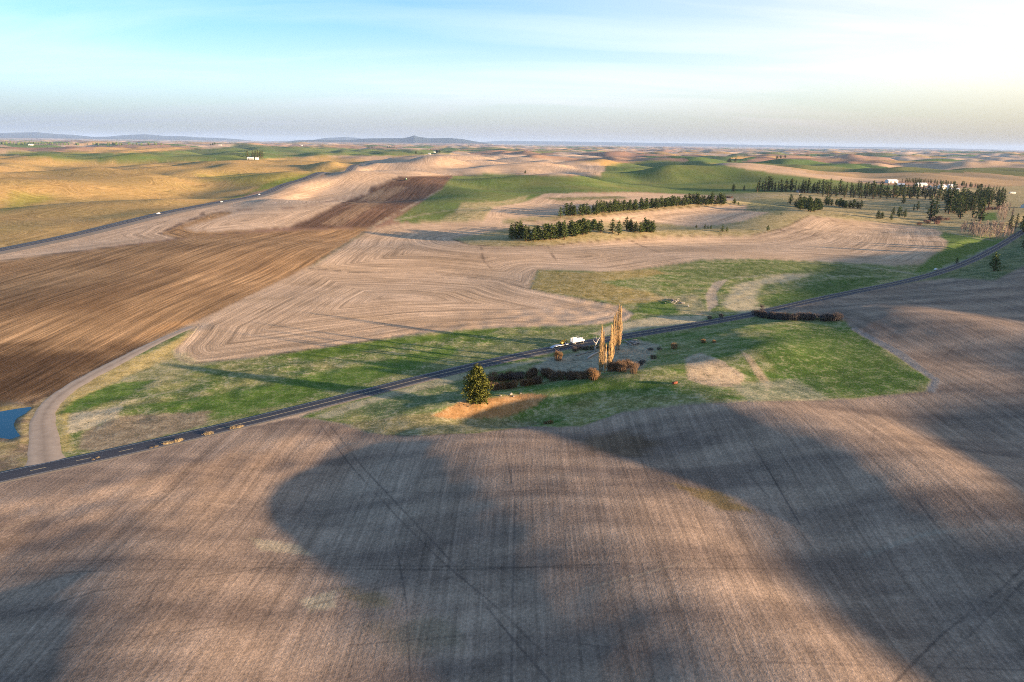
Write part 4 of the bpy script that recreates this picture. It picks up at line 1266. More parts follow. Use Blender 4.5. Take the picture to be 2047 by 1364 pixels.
def put_tree(name, protos, pos, h, label, group, cat='tree', rz=None, wide=1.0, href=10.0, parts=('trunk', 'crown')):
    if protos and protos[0] in PINES: wide *= 1.8 if protos[0] in PINES[3:] else 1.75
    pr = random.choice(protos)
    e = bpy.data.objects.new(name, None)
    e.empty_display_size = 0.5
    COL.objects.link(e)
    e.location = (pos[0], pos[1], pos[2] - 0.12)
    e.rotation_euler = (0, 0, random.uniform(0, 6.28) if rz is None else rz)
    s = h / href
    e.scale = (s * wide, s * wide, s)
    e['label'] = label; e['category'] = cat
    if group: e['group'] = group
    for pn, me in zip(parts, pr):
        c = bpy.data.objects.new(pn, me)
        COL.objects.link(c); c.parent = e
    return e


def scatter_line(px, n, depth=0.0, jit=1.5):
    """positions along a photo polyline on the ground, n of them, spread over a belt of that depth (m)"""
    W = resample(on_ground(densify(px, 8, False))[:, :2], 1.0)
    out = []
    for i in range(n):
        p = W[int((i + random.uniform(0.1, 0.9)) / n * (len(W) - 1))].copy()
        r = np.hypot(*p)
        p += p / r * random.uniform(0, depth) + np.array([random.gauss(0, jit), random.gauss(0, jit * 0.4)])
        out.append(p)
    P = np.array(out)
    return np.c_[P, H(P[:, 0], P[:, 1])]


def scatter_area(px, n, sep=4.0):
    W = on_ground(densify(px, 8))[:, :2]
    lo, hi = W.min(0), W.max(0)
    out = []
    for _ in range(n * 60):
        p = np.array([random.uniform(lo[0], hi[0]), random.uniform(lo[1], hi[1])])
        if inside(np.array([p[0]]), np.array([p[1]]), W)[0] and all(np.hypot(*(p - q)) > sep for q in out):
            out.append(p)
            if len(out) >= n: break
    P = np.array(out)
    return np.c_[P, H(P[:, 0], P[:, 1])]


MASS = []


def size_word(h, lo, hi):
    f = (h - lo) / (hi - lo)
    return 'short' if f < 0.33 else ('medium-height' if f < 0.67 else 'tall')


def stand(protos, pts, lo, hi, noun, place, group, ends=None, name='pine_tree', **kw):
    n = len(pts)
    for i, p in enumerate(pts):
        h = random.uniform(lo, hi)
        w = ''
        if ends:
            w = (' near ' + ends[0], ' midway along', ' near ' + ends[1])[min(2, int(3 * i / n))]
        if name == 'pine_tree' and size_word(h, lo, hi) == 'short' and n > 25:
            MASS.append((random.choice(protos), p, h))          # the small ones between the others: one mass of trees
            continue
        put_tree(name, protos, p, h, size_word(h, lo, hi) + ' ' + noun + ' ' + place + w, group, **kw)


YOUNG = PINES[:3]; TALL = PINES[3:6]; ALLP = PINES
# nearer plantation row, in its two lengths
stand(YOUNG, scatter_line([(1024, 479), (1050, 483), (1085, 483), (1120, 481), (1150, 475), (1174, 467)], 34, 16, 1.2), 11.5, 16.5, 'pine', 'in the long clump of the nearer bank', 'pines of the nearer plantation row', ('the bare grass tip', 'the gap'))
stand(YOUNG, scatter_line([(1180, 460), (1205, 466), (1235, 470), (1248, 471)], 14, 8, 1.2), 10, 14.5, 'pine', 'in the middle clump of the nearer bank', 'pines in the middle clump of the nearer bank')
stand(YOUNG, scatter_line([(1252, 462), (1275, 467), (1295, 466), (1309, 464)], 12, 8, 1.2), 10, 14, 'pine', 'in the small end clump of the nearer bank', 'pines in the end clump of the nearer bank')
# farther plantation row
stand(YOUNG, scatter_line([(1119, 437), (1150, 432), (1190, 430), (1230, 424), (1290, 420), (1350, 414), (1400, 411), (1452, 409)], 78, 14, 1.4), 11, 16.5, 'pine', 'in the farther, longer row', 'pines of the farther plantation row', ('its low shaded tip', 'its pasture end'))
# groves on the knolls
stand(YOUNG, scatter_area([(1574, 410), (1600, 405), (1622, 412), (1645, 420), (1644, 425), (1615, 425), (1590, 417)], 32, 3.3), 12, 18, 'pine', 'in the compact grove on the grassy knoll', 'pines of the knoll grove')
stand(YOUNG, scatter_line([(1648, 411), (1672, 412), (1690, 417), (1705, 417), (1721, 419)], 15, 14, 1.5), 11, 16, 'pine', 'in the short row beside the knoll grove', 'pines of the short row by the knoll grove')
# the woodland belt in front of the white farm
stand(TALL, scatter_line([(1512, 384), (1560, 384), (1620, 387), (1680, 391), (1740, 393), (1800, 393), (1860, 394), (1912, 396)], 86, 40, 2.0), 17, 32, 'dark pine', 'in the woodland belt', 'pines of the woodland belt', ('the wheat hill', 'the white farm'))
stand(TALL + YOUNG[1:2], scatter_area([(1890, 412), (1915, 404), (1960, 402), (2008, 404), (2008, 412), (1960, 418), (1915, 428), (1895, 424)], 60, 3.6), 20, 33, 'pine', 'in the thick wood beside the bare pale grove', 'pines of the thick wood')
singles = [
    (1858, 441, 388, 'very tall ragged pine standing clear in front of the farm wood'), (1868, 432, 398, 'tall narrow pine just behind the very tall ragged one'),
    (1958, 447, 396, 'tall spire-shaped pine between the thick wood and the bare grove'),
    (1755, 437, 421, 'low broad pine at the edge of the striped field'), (1763, 437, 424, 'squat pine beside the low broad one at the striped field'),
    (1797, 434, 413, 'largest pine of the pasture clump above the striped field'), (1785, 431, 415, 'bushy pine at the open side of the pasture clump'),
    (1808, 435, 418, 'small pine at the wood side of the pasture clump'), (1781, 440, 428, 'little pine standing alone below the pasture clump'),
    (1806, 407, 393, 'single dark pine standing beside the dirt lane'),
    (1834, 420, 402, 'slim pine left standing beside the tall ragged pines'), (1826, 421, 408, 'short slim pine among the tall ones'),
    (1987, 542, 506, 'lone golden-topped pine on the shaded verge below the paved road'),
    (1912, 527, 515, 'small dark round pine beside the road edge by the green field'),
    (1392, 456, 449, 'tiny pine on the crest of the grass bank'), (1409, 458, 448, 'first of three small pines close together on the grass bank'),
    (1415, 458, 450, 'middle one of three small pines on the grass bank'), (1421, 458, 450, 'last of three small pines on the grass bank'),
    (1444, 464, 451, 'bigger of the paired pines on the grass bank end'), (1453, 464, 453, 'smaller of the paired pines on the grass bank end'),
    (1535, 461, 451, 'lone pine at the foot of the grassy knoll'), (1468, 408, 397, 'pine just past the end of the farther row'),
    (1466, 383, 368, 'dark pine by the old reddish brush across the pasture'), (1487, 381, 371, 'round pine in the pasture near the woodland belt'),
    (1476, 410, 404, 'very small pine in the gap after the farther row'), (1561, 430, 425, 'dot-like seedling pine on the knoll slope'),
]
sp = on_ground([(a, b) for a, b, _, _ in singles])
for p, (a, b, top, lab) in zip(sp, singles):
    hh = max(3.0, min(34, height_to(p, top)))
    tall = 'tall' in lab or 'slim' in lab
    put_tree('pine_tree', [PINES[3], PINES[5]] if tall else YOUNG, p, hh, lab, None, wide=1.15 if 'broad' in lab else 1.0)
# trees at the right border, above the road
for p in scatter_area([(2005, 462), (2030, 448), (2075, 440), (2090, 470), (2050, 480), (2032, 478)], 12, 4):
    put_tree('pine_tree', TALL, p, random.uniform(16, 26), 'tall pine leaning over the far bend of the paved road', 'pines at the road bend')
for p in scatter_area([(2036, 492), (2080, 470), (2120, 500), (2060, 508)], 6, 4):
    put_tree('pine_tree', YOUNG, p, random.uniform(9, 14), 'dark shaded pine on the verge below the road bend', 'pines on the verge below the bend')
# windbreak behind the farm: narrow dark conifers
stand([PINES[4], PINES[5]], scatter_line([(1805, 366), (1840, 366), (1880, 368), (1920, 372), (1960, 378), (2012, 384)], 64, 10, 2.0), 9, 14, 'narrow conifer', 'in the farm windbreak', 'conifers of the farm windbreak', ('the long shed', 'its open end'), name='windbreak_conifer')

stand(TALL, scatter_line([(1640, 394), (1700, 397), (1760, 398), (1820, 398), (1905, 404)], 26, 18, 2.0), 13, 25, 'dark pine', 'in the thin line before the woodland belt', 'pines of the thin front line')
stand(TALL, scatter_area([(1882, 432), (1905, 414), (1960, 418), (1950, 436), (1905, 444)], 16, 5.0), 17, 29, 'pine', 'on the brushy slope below the thick wood', 'pines on the brushy slope')
mv, mf, mi, off = [], [], [], 0
for pr, p, h in MASS:
    a = random.uniform(0, 6.283); s_ = h / 10.0; w_ = s_ * (1.8 if pr in PINES[3:] else 1.75)
    for mi_, me in enumerate(pr):
        V = np.empty(len(me.vertices) * 3); me.vertices.foreach_get('co', V); V = V.reshape(-1, 3)
        Q = np.array([q.vertices[:] for q in me.polygons if len(q.vertices) == 4], int) if mi_ == 0 else np.arange(len(V)).reshape(-1, 4)
        X = np.stack([(V[:, 0] * math.cos(a) - V[:, 1] * math.sin(a)) * w_ + p[0], (V[:, 0] * math.sin(a) + V[:, 1] * math.cos(a)) * w_ + p[1], V[:, 2] * s_ + p[2] - 0.12], 1)
        mv.append(X); mf.append(Q + off); mi.append(np.full(len(Q), mi_)); off += len(X)
me = fast_mesh('pine_undergrowth', np.vstack(mv), np.vstack(mf))
me.materials.append(M_BARK); me.materials.append(M_NEEDLE)
me.polygons.foreach_set('material_index', np.concatenate(mi).astype(np.int32))
tag(link('pine_undergrowth', me), 'small pines filling the plantation rows and woods between the bigger ones', 'pines', kind='stuff')
# the lone pine by the hollow, denser
pp = on_ground([(953, 806)])[0]
hh = height_to(pp, 734)
mb, V, F = pine_proto(77, 10.0, 3.5, 0.02, 2.0, 0.04, 0.62, 11, 0.105)
e = empty('pine_tree', (pp[0], pp[1], pp[2] - 0.1), 0.6, hh / 10.0)
tag(e, 'lone bushy sunlit pine above the bare orange bank of the hollow', 'tree')
mb.build('trunk', M_BARK, e)
link('crown', fast_mesh('crown', V, F), M_NEEDLE_Y, e)


# ---- poplars: columns of upright bare twigs
def poplar_proto(seed, h=20.0, w=1.15):
    g = np.random.default_rng(seed)
    mb = MB(); zs = np.linspace(0, 1, 8)
    mb.tube([(0.1 * math.sin(3 * z), 0.1 * math.cos(2 * z) - 0.1, z * h) for z in zs], [0.30 * (1 - 0.95 * z) + 0.015 for z in zs], 7)
    ln = []
    for i in range(150):
        t = g.uniform(0.06, 0.93)
        a = g.uniform(0, 2 * math.pi)
        env = w * (0.55 + 0.45 * math.sin(math.pi * min(1, t * 1.15 + 0.12))) * (1 - 0.62 * max(0, t - 0.45) / 0.55)
        R = env * g.uniform(0.5, 1.12)
        L = h * g.uniform(0.09, 0.19) * (1 - 0.45 * t)
        p0 = np.array([0, 0, t * h])
        p1 = p0 + np.array([math.cos(a) * R * 0.7, math.sin(a) * R * 0.7, L * 0.45])
        p2 = p0 + np.array([math.cos(a) * R, math.sin(a) * R, L])
        ln += [(p0, p1, 0.055, 0.045), (p1, p2, 0.045, 0.02)]
        for k in range(5):
            q = p1 + (p2 - p1) * g.uniform(0, 1) if k > 1 else p0 + (p1 - p0) * g.uniform(0.3, 1)
            ln.append((q, q + np.array([g.normal() * 0.22, g.normal() * 0.22, g.uniform(0.7, 1.7)]), 0.032, 0.016))
    return mb, ln


POPS = []
for k in range(3):
    mb, ln = poplar_proto(50 + k, 20.0, (1.05, 1.2, 0.95)[k])
    V, F = stems_mesh(ln)
    POPS.append((mb.mesh('trunk'), fast_mesh('crown', V, F)))
    POPS[-1][0].materials.append(M_POPBARK); POPS[-1][1].materials.append(M_POPLAR)
pops = [(1199, 745, 654, 'slim leafless poplar, outermost of the golden group on the truck side'),
        (1203, 743, 664, 'leafless poplar close behind the outermost one of the golden group'),
        (1209, 746, 691, 'short leafless poplar in the middle of the golden group'),
        (1215, 743, 687, 'short thick leafless poplar beside the middle one of the group'),
        (1219, 736, 650, 'leafless poplar joining the low middle ones to the tall ones'),
        (1223, 727, 634, 'tall leafless poplar just in front of the tallest ones'),
        (1228, 702, 625, 'tall leafless poplar beside the tallest one, nearest the paved road'),
        (1233, 700, 612, 'tallest golden leafless poplar of the roadside group'),
        (1237, 700, 616, 'tall leafless poplar on the log pile side of the group')]
for p, (a, b, top, lab) in zip(on_ground([(q[0], q[1]) for q in pops]), pops):
    put_tree('poplar_tree', POPS, p, height_to(p, top), lab, None, href=20.0, wide=1.05)


# ---- leafless shrubs: many stems from one root, twigs at the ends
def shrub_proto(seed, w=1.0, h=1.0, n=70, tw=5):
    g = np.random.default_rng(seed)
    ln = []; st = []
    for i in range(n):
        a = g.uniform(0, 2 * math.pi); r = math.sqrt(g.uniform(0, 1)) * w
        p0 = np.array([math.cos(a) * r * 0.7, math.sin(a) * r * 0.7, -0.05])
        top = np.array([math.cos(a) * r, math.sin(a) * r, h * (1 - 0.45 * (r / w) ** 2) * g.uniform(0.7, 1.05)])
        mid = p0 * 0.4 + top * 0.6 + np.array([0, 0, 0.08])
        st += [(p0, mid, 0.022, 0.015)]
        ln += [(mid, top, 0.015, 0.008)]
        for k in range(tw):
            q = mid + (top - mid) * g.uniform(0, 1)
            ln.append((q, q + np.array([g.normal() * 0.16, g.normal() * 0.16, g.uniform(0.08, 0.3)]), 0.011, 0.006))
    return st, ln


def shrub_set(mat, seeds, **kw):
    out = []
    for s_ in seeds:
        st, ln = shrub_proto(s_, **kw)
        a = fast_mesh('stems', *stems_mesh(st)); b_ = fast_mesh('twigs', *stems_mesh(ln))
        a.materials.append(mat); b_.materials.append(mat)
        out.append((a, b_))
    return out


SH_BROWN = shrub_set(M_BRUSH, (1, 2, 3)); SH_OCH = shrub_set(M_BRUSH_O, (4, 5), n=90); SH_GREY = shrub_set(M_BRUSH_G, (6, 7, 8), n=80)
SH_RED = shrub_set(M_REDBRUSH, (9, 10))


def put_shrub(protos, p, h, w, label, group, name='leafless_shrub'):
    pr = random.choice(protos)
    e = bpy.data.objects.new(name, None); e.empty_display_size = 0.3
    COL.objects.link(e)
    e.location = (p[0], p[1], p[2]); e.rotation_euler = (0, 0, random.uniform(0, 6.28)); e.scale = (w, w, h)
    e['label'] = label; e['category'] = 'shrub'
    if group: e['group'] = group
    for pn, me in zip(('stems', 'twigs'), pr):
        c = bpy.data.objects.new(pn, me); COL.objects.link(c); c.parent = e


for p in scatter_line([(980, 781), (1010, 779), (1050, 772), (1088, 766)], 15, 2.5, 0.8):
    put_shrub(SH_OCH if random.random() < 0.55 else SH_BROWN, p, random.uniform(2.4, 3.4), random.uniform(1.7, 2.4), 'rusty leafless shrub in the sunlit edge of the thicket beside the lone pine', 'shrubs at the edge of the thicket')
for p in scatter_line([(978, 768), (1010, 764), (1050, 759), (1090, 752)], 14, 4, 0.8):
    put_shrub(SH_BROWN + SH_GREY, p, random.uniform(2.4, 3.8), random.uniform(2.1, 3.0), 'dusky leafless shrub in the back of the thicket beside the lone pine', 'shrubs at the back of the thicket')
for p in scatter_line([(1088, 762), (1120, 761), (1160, 760), (1196, 760)], 16, 6, 1.0):
    put_shrub(SH_BROWN, p, random.uniform(2.6, 4.2), random.uniform(2.2, 3.1), 'brown leafless shrub in the thicket between pine and poplars', 'shrubs between pine and poplars')
for p in scatter_line([(1180, 758), (1192, 760)], 3, 2, 0.8):
    put_shrub(SH_OCH, p, random.uniform(3.4, 4.2), random.uniform(2.0, 2.6), 'orange leafless shrub at the foot of the poplars', 'orange shrubs at the foot of the poplars')
for p in scatter_area([(1212, 752), (1225, 738), (1260, 735), (1268, 748), (1240, 757)], 14, 1.6):
    put_shrub(SH_BROWN + SH_OCH[:1], p, random.uniform(3.0, 4.6), random.uniform(2.0, 2.8), 'dark brown leafless shrub in the mound behind the poplars', 'shrubs of the mound behind the poplars')
for p in scatter_line([(1268, 738), (1285, 726), (1310, 716)], 7, 2, 0.8):
    put_shrub(SH_GREY, p, random.uniform(1.2, 2.0), random.uniform(1.3, 1.9), 'low grey leafless shrub in the swale above the thicket', 'low shrubs of the swale')
for p in scatter_line([(1150, 704), (1175, 700), (1200, 698), (1225, 704)], 9, 3, 0.8):
    put_shrub(SH_GREY, p, random.uniform(1.4, 2.4), random.uniform(1.3, 2.0), 'dark leafless shrub by the fallen bleached trees', 'shrubs by the fallen trees')
for p in scatter_line([(1508, 634), (1540, 638), (1580, 641), (1620, 642), (1660, 643), (1682, 641)], 30, 7, 1.0):
    put_shrub(SH_GREY, p, random.uniform(2.8, 4.4), random.uniform(2.4, 3.4), 'grey-violet leafless shrub in the strip along the field corner by the road', 'shrubs of the grey strip by the road')
one = [(1115, 720, 4.6, 2.6, SH_OCH, 'large round rust-brown bush by the road verge near the truck'),
       (1347, 697, 2.8, 2.0, SH_OCH, 'round tawny bush on the green slope, biggest of three there'),
       (1406, 685, 1.8, 1.5, SH_OCH, 'small tawny bush on the green slope'), (1427, 685, 1.3, 1.2, SH_OCH, 'tiny tawny bush beside the small one on the green slope'),
       (1100, 847, 1.4, 1.3, SH_OCH, 'small orange bush on the near rim of the hollow'), (1091, 848, 1.1, 1.2, SH_BROWN, 'low dark bush on the near rim of the hollow'),
       (1418, 638, 2.0, 1.7, SH_GREY, 'dark bush at the culvert where the dry creek meets the road'), (1441, 635, 2.4, 1.8, SH_GREY, 'twiggy bush beside the culvert bush at the road'),
       (1300, 700, 1.0, 1.8, SH_GREY, 'low dark scrub patch near the log pile'), (1318, 699, 1.0, 1.6, SH_GREY, 'low scrub patch just past the log pile'),
       (1455, 396, 3.5, 5.0, SH_RED, 'reddish bush by the old fence across the pasture'), (1462, 396, 3.0, 4.5, SH_RED, 'reddish bush beside the dark pine across the pasture')]
for p, (a, b, h_, w_, pr, lab) in zip(on_ground([(q[0], q[1]) for q in one]), one):
    put_shrub(pr, p, h_, w_, lab, None)
for p in scatter_area([(1838, 442), (1880, 430), (1900, 440), (1860, 452), (1835, 452)], 12, 4):
    put_shrub(SH_RED, p, random.uniform(3, 5), random.uniform(3.5, 5), 'reddish-brown brush below the very tall ragged pine', 'reddish brush under the tall pines')
for p in scatter_area([(1955, 424), (1990, 414), (2005, 416), (1998, 424), (1970, 426)], 9, 4):
    put_shrub(SH_RED, p, random.uniform(3, 4.5), random.uniform(3.5, 5), 'reddish brush along the little green field in the wood', 'reddish brush by the little green field')


# ---- bare pale grove and single bare tree
def bare_proto(seed, h=10.0, w=2.0, nb=26, tw=9):
    g = np.random.default_rng(seed)
    mb = MB(); zs = np.linspace(0, 1, 6)
    wob = g.normal(size=(6, 2)) * 0.12
    mb.tube([(wob[i][0] * z, wob[i][1] * z, z * h * 0.86) for i, z in enumerate(zs)], [0.15 * (1 - 0.9 * z) + 0.012 for z in zs], 6)
    ln = []
    for i in range(nb):
        t = g.uniform(0.22, 0.84); a = g.uniform(0, 6.283); L = h * g.uniform(0.18, 0.34) * (1.1 - 0.6 * t)
        p0 = np.array([0, 0, t * h])
        d = np.array([math.cos(a) * w / 3.4, math.sin(a) * w / 3.4, 1.0]); d /= np.linalg.norm(d)
        p1 = p0 + d * L * 0.55; p2 = p1 + (d + np.array([0, 0, 0.5])) * L * 0.45
        ln += [(p0, p1, 0.06, 0.04), (p1, p2, 0.04, 0.018)]
        for k in range(tw):
            f = g.uniform(0.25, 1.0); q = p0 + (p1 - p0) * min(1, f * 1.5) if f < 0.66 else p1 + (p2 - p1) * (f - 0.66) * 3
            ln.append((q, q + np.array([g.normal() * 0.35, g.normal() * 0.35, g.uniform(0.3, 1.0)]), 0.028, 0.012))
    return mb, ln


def bare_set(seeds, mat, **kw):
    out = []
    for s_ in seeds:
        mb, ln = bare_proto(s_, **kw)
        a = mb.mesh('trunk'); b_ = fast_mesh('crown', *stems_mesh(ln))
        a.materials.append(mat); b_.materials.append(mat)
        out.append((a, b_))
    return out


BARE = bare_set((21, 22, 23), M_ASPEN, w=1.5)
stand(BARE, scatter_area([(1918, 466), (1926, 456), (1960, 455), (2005, 456), (2030, 462), (2022, 474), (1998, 480), (1960, 478), (1935, 472)], 90, 2.3), 8, 13, 'pale leafless tree', 'in the dense bare grove by the green field', 'trees of the bare grove', name='bare_tree', wide=1.5)
for p in scatter_area([(1988, 446), (1995, 428), (2015, 424), (2028, 440), (2020, 452)], 16, 3.5):
    put_tree('bare_tree', BARE, p, random.uniform(13, 20), 'taller grey leafless tree between the thick wood and the road bend', 'tall bare trees at the road bend')
BR2 = bare_set((31,), M_BRUSH_G, w=5.0, nb=40, tw=14)
p = on_ground([(1521, 634)])[0]
put_tree('bare_tree', BR2, p, height_to(p, 607), 'single dark spreading leafless tree at the end of the grey shrub strip', None, wide=1.3)

# ---- pale grass clumps along the pavement edge
GRCL = []
for s_ in range(3):
    g = np.random.default_rng(400 + s_)
    ln = []
    for i in range(120):
        a = g.uniform(0, 6.283); r = math.sqrt(g.uniform(0, 1)) * 0.8
        p0 = np.array([math.cos(a) * r, math.sin(a) * r, 0]); ln.append((p0, p0 + np.array([g.normal() * 0.25, g.normal() * 0.25, g.uniform(0.35, 0.8)]), 0.03, 0.012))
    me = fast_mesh('dry_grass_clump', *stems_mesh(ln)); me.materials.append(M_STRAW); GRCL.append(me)
gc = [(302, 896, 0.7), (312, 894, 0.8), (333, 888, 1.3), (343, 886, 1.2), (356, 883, 1.5), (361, 881, 1.2), (413, 869, 1.4), (420, 868, 1.5), (466, 857, 1.5), (478, 855, 1.2), (484, 853, 0.9), (196, 916, 0.7), (187, 920, 0.6)]
P = on_ground([(a, b) for a, b, _ in gc])
near, _ = seg_dist(P[:, 0], P[:, 1], road_line)
for k, (p, (a, b, s_)) in enumerate(zip(P, gc)):
    o = link('dry_grass_clump', GRCL[k % 3]); o.location = p; o.rotation_euler = (0, 0, k * 1.3); o.scale = (s_ * 0.95, s_ * 0.95, s_ * 0.75)
    tag(o, 'tuft of dry straw-coloured grass at the field edge of the paved road', 'grass', 'dry grass tufts along the pavement')
# ------------------------------------------------------------------ fallen trees, wood piles, stones
def px_vec(a, b):
    """ground direction between two photo points"""
    q = on_ground([a, b])
    return q[0], q[1]


a0 = on_ground([(1190, 703)])[0]
e = empty('dead_tree', (a0[0], a0[1], a0[2]), 0.0)
tag(e, 'broken bleached dead tree standing crooked beside the poplars', 'tree')
mb = MB(); mb.tube([(0, 0, -0.2), (-0.3, 0.2, 2.2), (0.3, 0.3, 4.2), (1.0, 0.6, 5.6), (2.4, 1.0, 7.6)], [0.42, 0.36, 0.30, 0.24, 0.10], 7)
mb.build('trunk', M_DEAD, e, True)
for pts in ([(0.3, 0.3, 4.0), (-1.0, 0.1, 5.4), (-1.4, -0.2, 6.6)], [(0.9, 0.5, 5.4), (0.4, 1.1, 6.9), (0.5, 1.3, 8.0)], [(-0.2, 0.2, 2.4), (1.6, -0.4, 3.2), (2.6, -0.8, 3.1)]):
    MB().tube(pts, [0.2, 0.12, 0.04], 5).build('limb', M_DEAD, e, True)


def log_thing(name, pa, pb, r, label, group=None, mat=M_DEAD, limbs=2, seed=0):
    A, B = px_vec(pa, pb)
    g = random.Random(seed)
    e = empty(name, tuple(A))
    d = Vector(B) - Vector(A)
    mb = MB()
    mb.tube([Vector((0, 0, r * 0.8)), d * 0.35 + Vector((0, 0, r * 1.3)), d * 0.7 + Vector((0.2, 0.1, r * 1.1)), d + Vector((0, 0, r * 0.6))], [r, r * 0.9, r * 0.7, r * 0.35], 8)
    mb.build('trunk', mat, e, True)
    for k in range(limbs):
        f = g.uniform(0.35, 0.85); b = d * f + Vector((0, 0, r))
        MB().tube([b, b + Vector((g.uniform(-1.5, 1.5), g.uniform(-1.5, 1.5), g.uniform(0.5, 1.6)))], [r * 0.5, r * 0.15], 5).build('limb', mat, e, True)
    tag(e, label, 'log', group)


log_thing('fallen_log', (1174, 718), (1198, 704), 0.48, 'long bleached fallen log lying in the dry grass below the dead tree', limbs=2, seed=1)
log_thing('fallen_log', (1150, 712), (1186, 703), 0.22, 'thin grey fallen log behind the long bleached one', limbs=1, seed=2, mat=M_DEADDK)
log_thing('fallen_log', (1201, 700), (1222, 695), 0.3, 'short grey log lying between the dead tree and the poplars', limbs=1, seed=3, mat=M_DEADDK)
# heap of bleached logs at the road side of the poplars: each log a thing
g = random.Random(5)
for k in range(22):
    cx, cy = g.gauss(1262, 7.5), g.gauss(687, 2.2)
    c = on_ground([(cx, cy)])[0]
    L = g.uniform(2.5, 6.0); a = g.gauss(2.5, 0.5); r = g.uniform(0.12, 0.28)
    z = g.uniform(0.1, 1.3) * max(0, 1 - abs(cx - 1262) / 16)
    mb = MB(); dx, dy = math.cos(a) * L / 2, math.sin(a) * L / 2; dz = g.uniform(-0.5, 0.5)
    mb.tube([(-dx, -dy, r - dz + 0.1), (g.uniform(-.2, .2), g.uniform(-.2, .2), r + 0.15), (dx, dy, r + dz + 0.1)], [r, r * 0.85, r * 0.5], 6)
    o = mb.build('weathered_log', M_DEAD if g.random() < 0.55 else M_DEADDK, None, True, (c[0], c[1], c[2] + z))
    tag(o, 'weathered log in the tangled heap beside the tall poplars', 'log', 'logs of the heap by the poplars')
g = random.Random(6)
for k in range(20):
    cx, cy = g.gauss(1350, 9), g.gauss(605, 2.6)
    c = on_ground([(cx, cy)])[0]
    L = g.uniform(2.5, 6.0); a = g.uniform(0, 3.14); r = g.uniform(0.12, 0.3)
    z = g.uniform(0.0, 1.1) * max(0, 1 - abs(cx - 1350) / 16)
    mb = MB(); dx, dy = math.cos(a) * L / 2, math.sin(a) * L / 2; dz = g.uniform(-0.4, 0.4)
    mb.tube([(-dx, -dy, r - dz + 0.1), (g.uniform(-.2, .2), g.uniform(-.2, .2), r + 0.15), (dx, dy, r + dz + 0.1)], [r, r * 0.85, r * 0.5], 6)
    o = mb.build('weathered_log', M_DEADDK if g.random() < 0.7 else M_DEAD, None, True, (c[0], c[1], c[2] + z))
    tag(o, 'grey log in the low heap in the meadow across the road', 'log', 'logs of the meadow heap')

M_STONE = simple_mat('field_stone', (0.30, 0.27, 0.24), 0.9, 0.3, 2.0)
def stone_mesh(seed):
    g_ = np.random.default_rng(seed)
    bm = bmesh.new(); bmesh.ops.create_icosphere(bm, subdivisions=2, radius=0.5)
    for v in bm.verts:
        n = perlin(np.array([v.co.x * 2 + seed]), np.array([v.co.y * 2 + v.co.z * 1.7]), seed)[0]
        v.co *= 1 + 0.35 * n; v.co.z *= 0.7
    me = bpy.data.meshes.new('stone'); bm.to_mesh(me); bm.free(); me.materials.append(M_STONE)
    return me


STN = [stone_mesh(s_) for s_ in (1, 2, 3)]
for k, (a, b, s_) in enumerate([(1000, 792, 1.2), (1021, 789, 1.6), (1026, 793, 1.0), (1040, 787, 0.9)]):
    p = on_ground([(a, b)])[0]
    o = link('stone', STN[k % 3]); o.location = (p[0], p[1], p[2] + 0.15 * s_); o.scale = (s_, s_ * 0.8, s_ * 0.8); o.rotation_euler = (0, 0, k)
    tag(o, 'pale field stone on the upper rim of the bare orange bank', 'stone', 'stones on the rim of the hollow')

M_RUST = simple_mat('rusty_iron', (0.20, 0.065, 0.04), 0.85, 0.4, 3.0)
p = on_ground([(1349, 768)])[0]
e = empty('rusty_scrap', tuple(p), 0.5)  # unidentified rusty piece, its barrel shape is made up
tag(e, 'small rusty red-brown drum lying on the dry grass slope', 'scrap')
MB().tube([(-1.1, 0, 0.5), (-1.1, 0, 0.5), (1.1, 0.1, 0.52)], [0.48, 0.5, 0.5], 14).build('barrel', M_RUST, e, True)
for x in (-0.75, 0.0, 0.75):
    MB().tube([(x - 0.05, 0.04, 0.5), (x + 0.05, 0.05, 0.5)], 0.54, 14).build('hoop', M_RUST, e)

# ------------------------------------------------------------------ truck, trailer and digger on the road
M_WPAINT = simple_mat('white_paint', (0.66, 0.68, 0.70), 0.35, 0.08, 1.0, spec=0.5)
M_STEEL = simple_mat('pale_steel_deck', (0.46, 0.48, 0.52), 0.5, 0.2, 2.0, spec=0.4)
M_BLACK = simple_mat('rubber', (0.025, 0.025, 0.027), 0.8, 0.2, 3.0)
M_FRAME = simple_mat('chassis', (0.06, 0.06, 0.065), 0.6, 0.2, 2.0)
M_GLASS = simple_mat('dark_glass', (0.03, 0.04, 0.05), 0.08, 0.1, 1.0, spec=0.6)
M_DIG = simple_mat('digger_yellow', (0.62, 0.36, 0.03), 0.45, 0.2, 2.0, spec=0.4)
M_RED = simple_mat('red_lamp', (0.5, 0.02, 0.02), 0.3, 0.1, 1.0, spec=0.5)
M_CHROME = simple_mat('bare_metal', (0.55, 0.55, 0.56), 0.3, 0.1, 2.0, metal=0.8)


def wheel(parent, x, y, r, w=0.3):
    t = MB().tube([(x, y - w / 2, r), (x, y - w / 2 + 0.04, r), (x, y + w / 2 - 0.04, r), (x, y + w / 2, r)], [r * 0.88, r, r, r * 0.88], 16).build('wheel', M_BLACK, parent)
    MB().tube([(x, y - w / 2 - 0.02, r), (x, y + w / 2 + 0.02, r)], r * 0.5, 10).build('rim', M_CHROME, t)


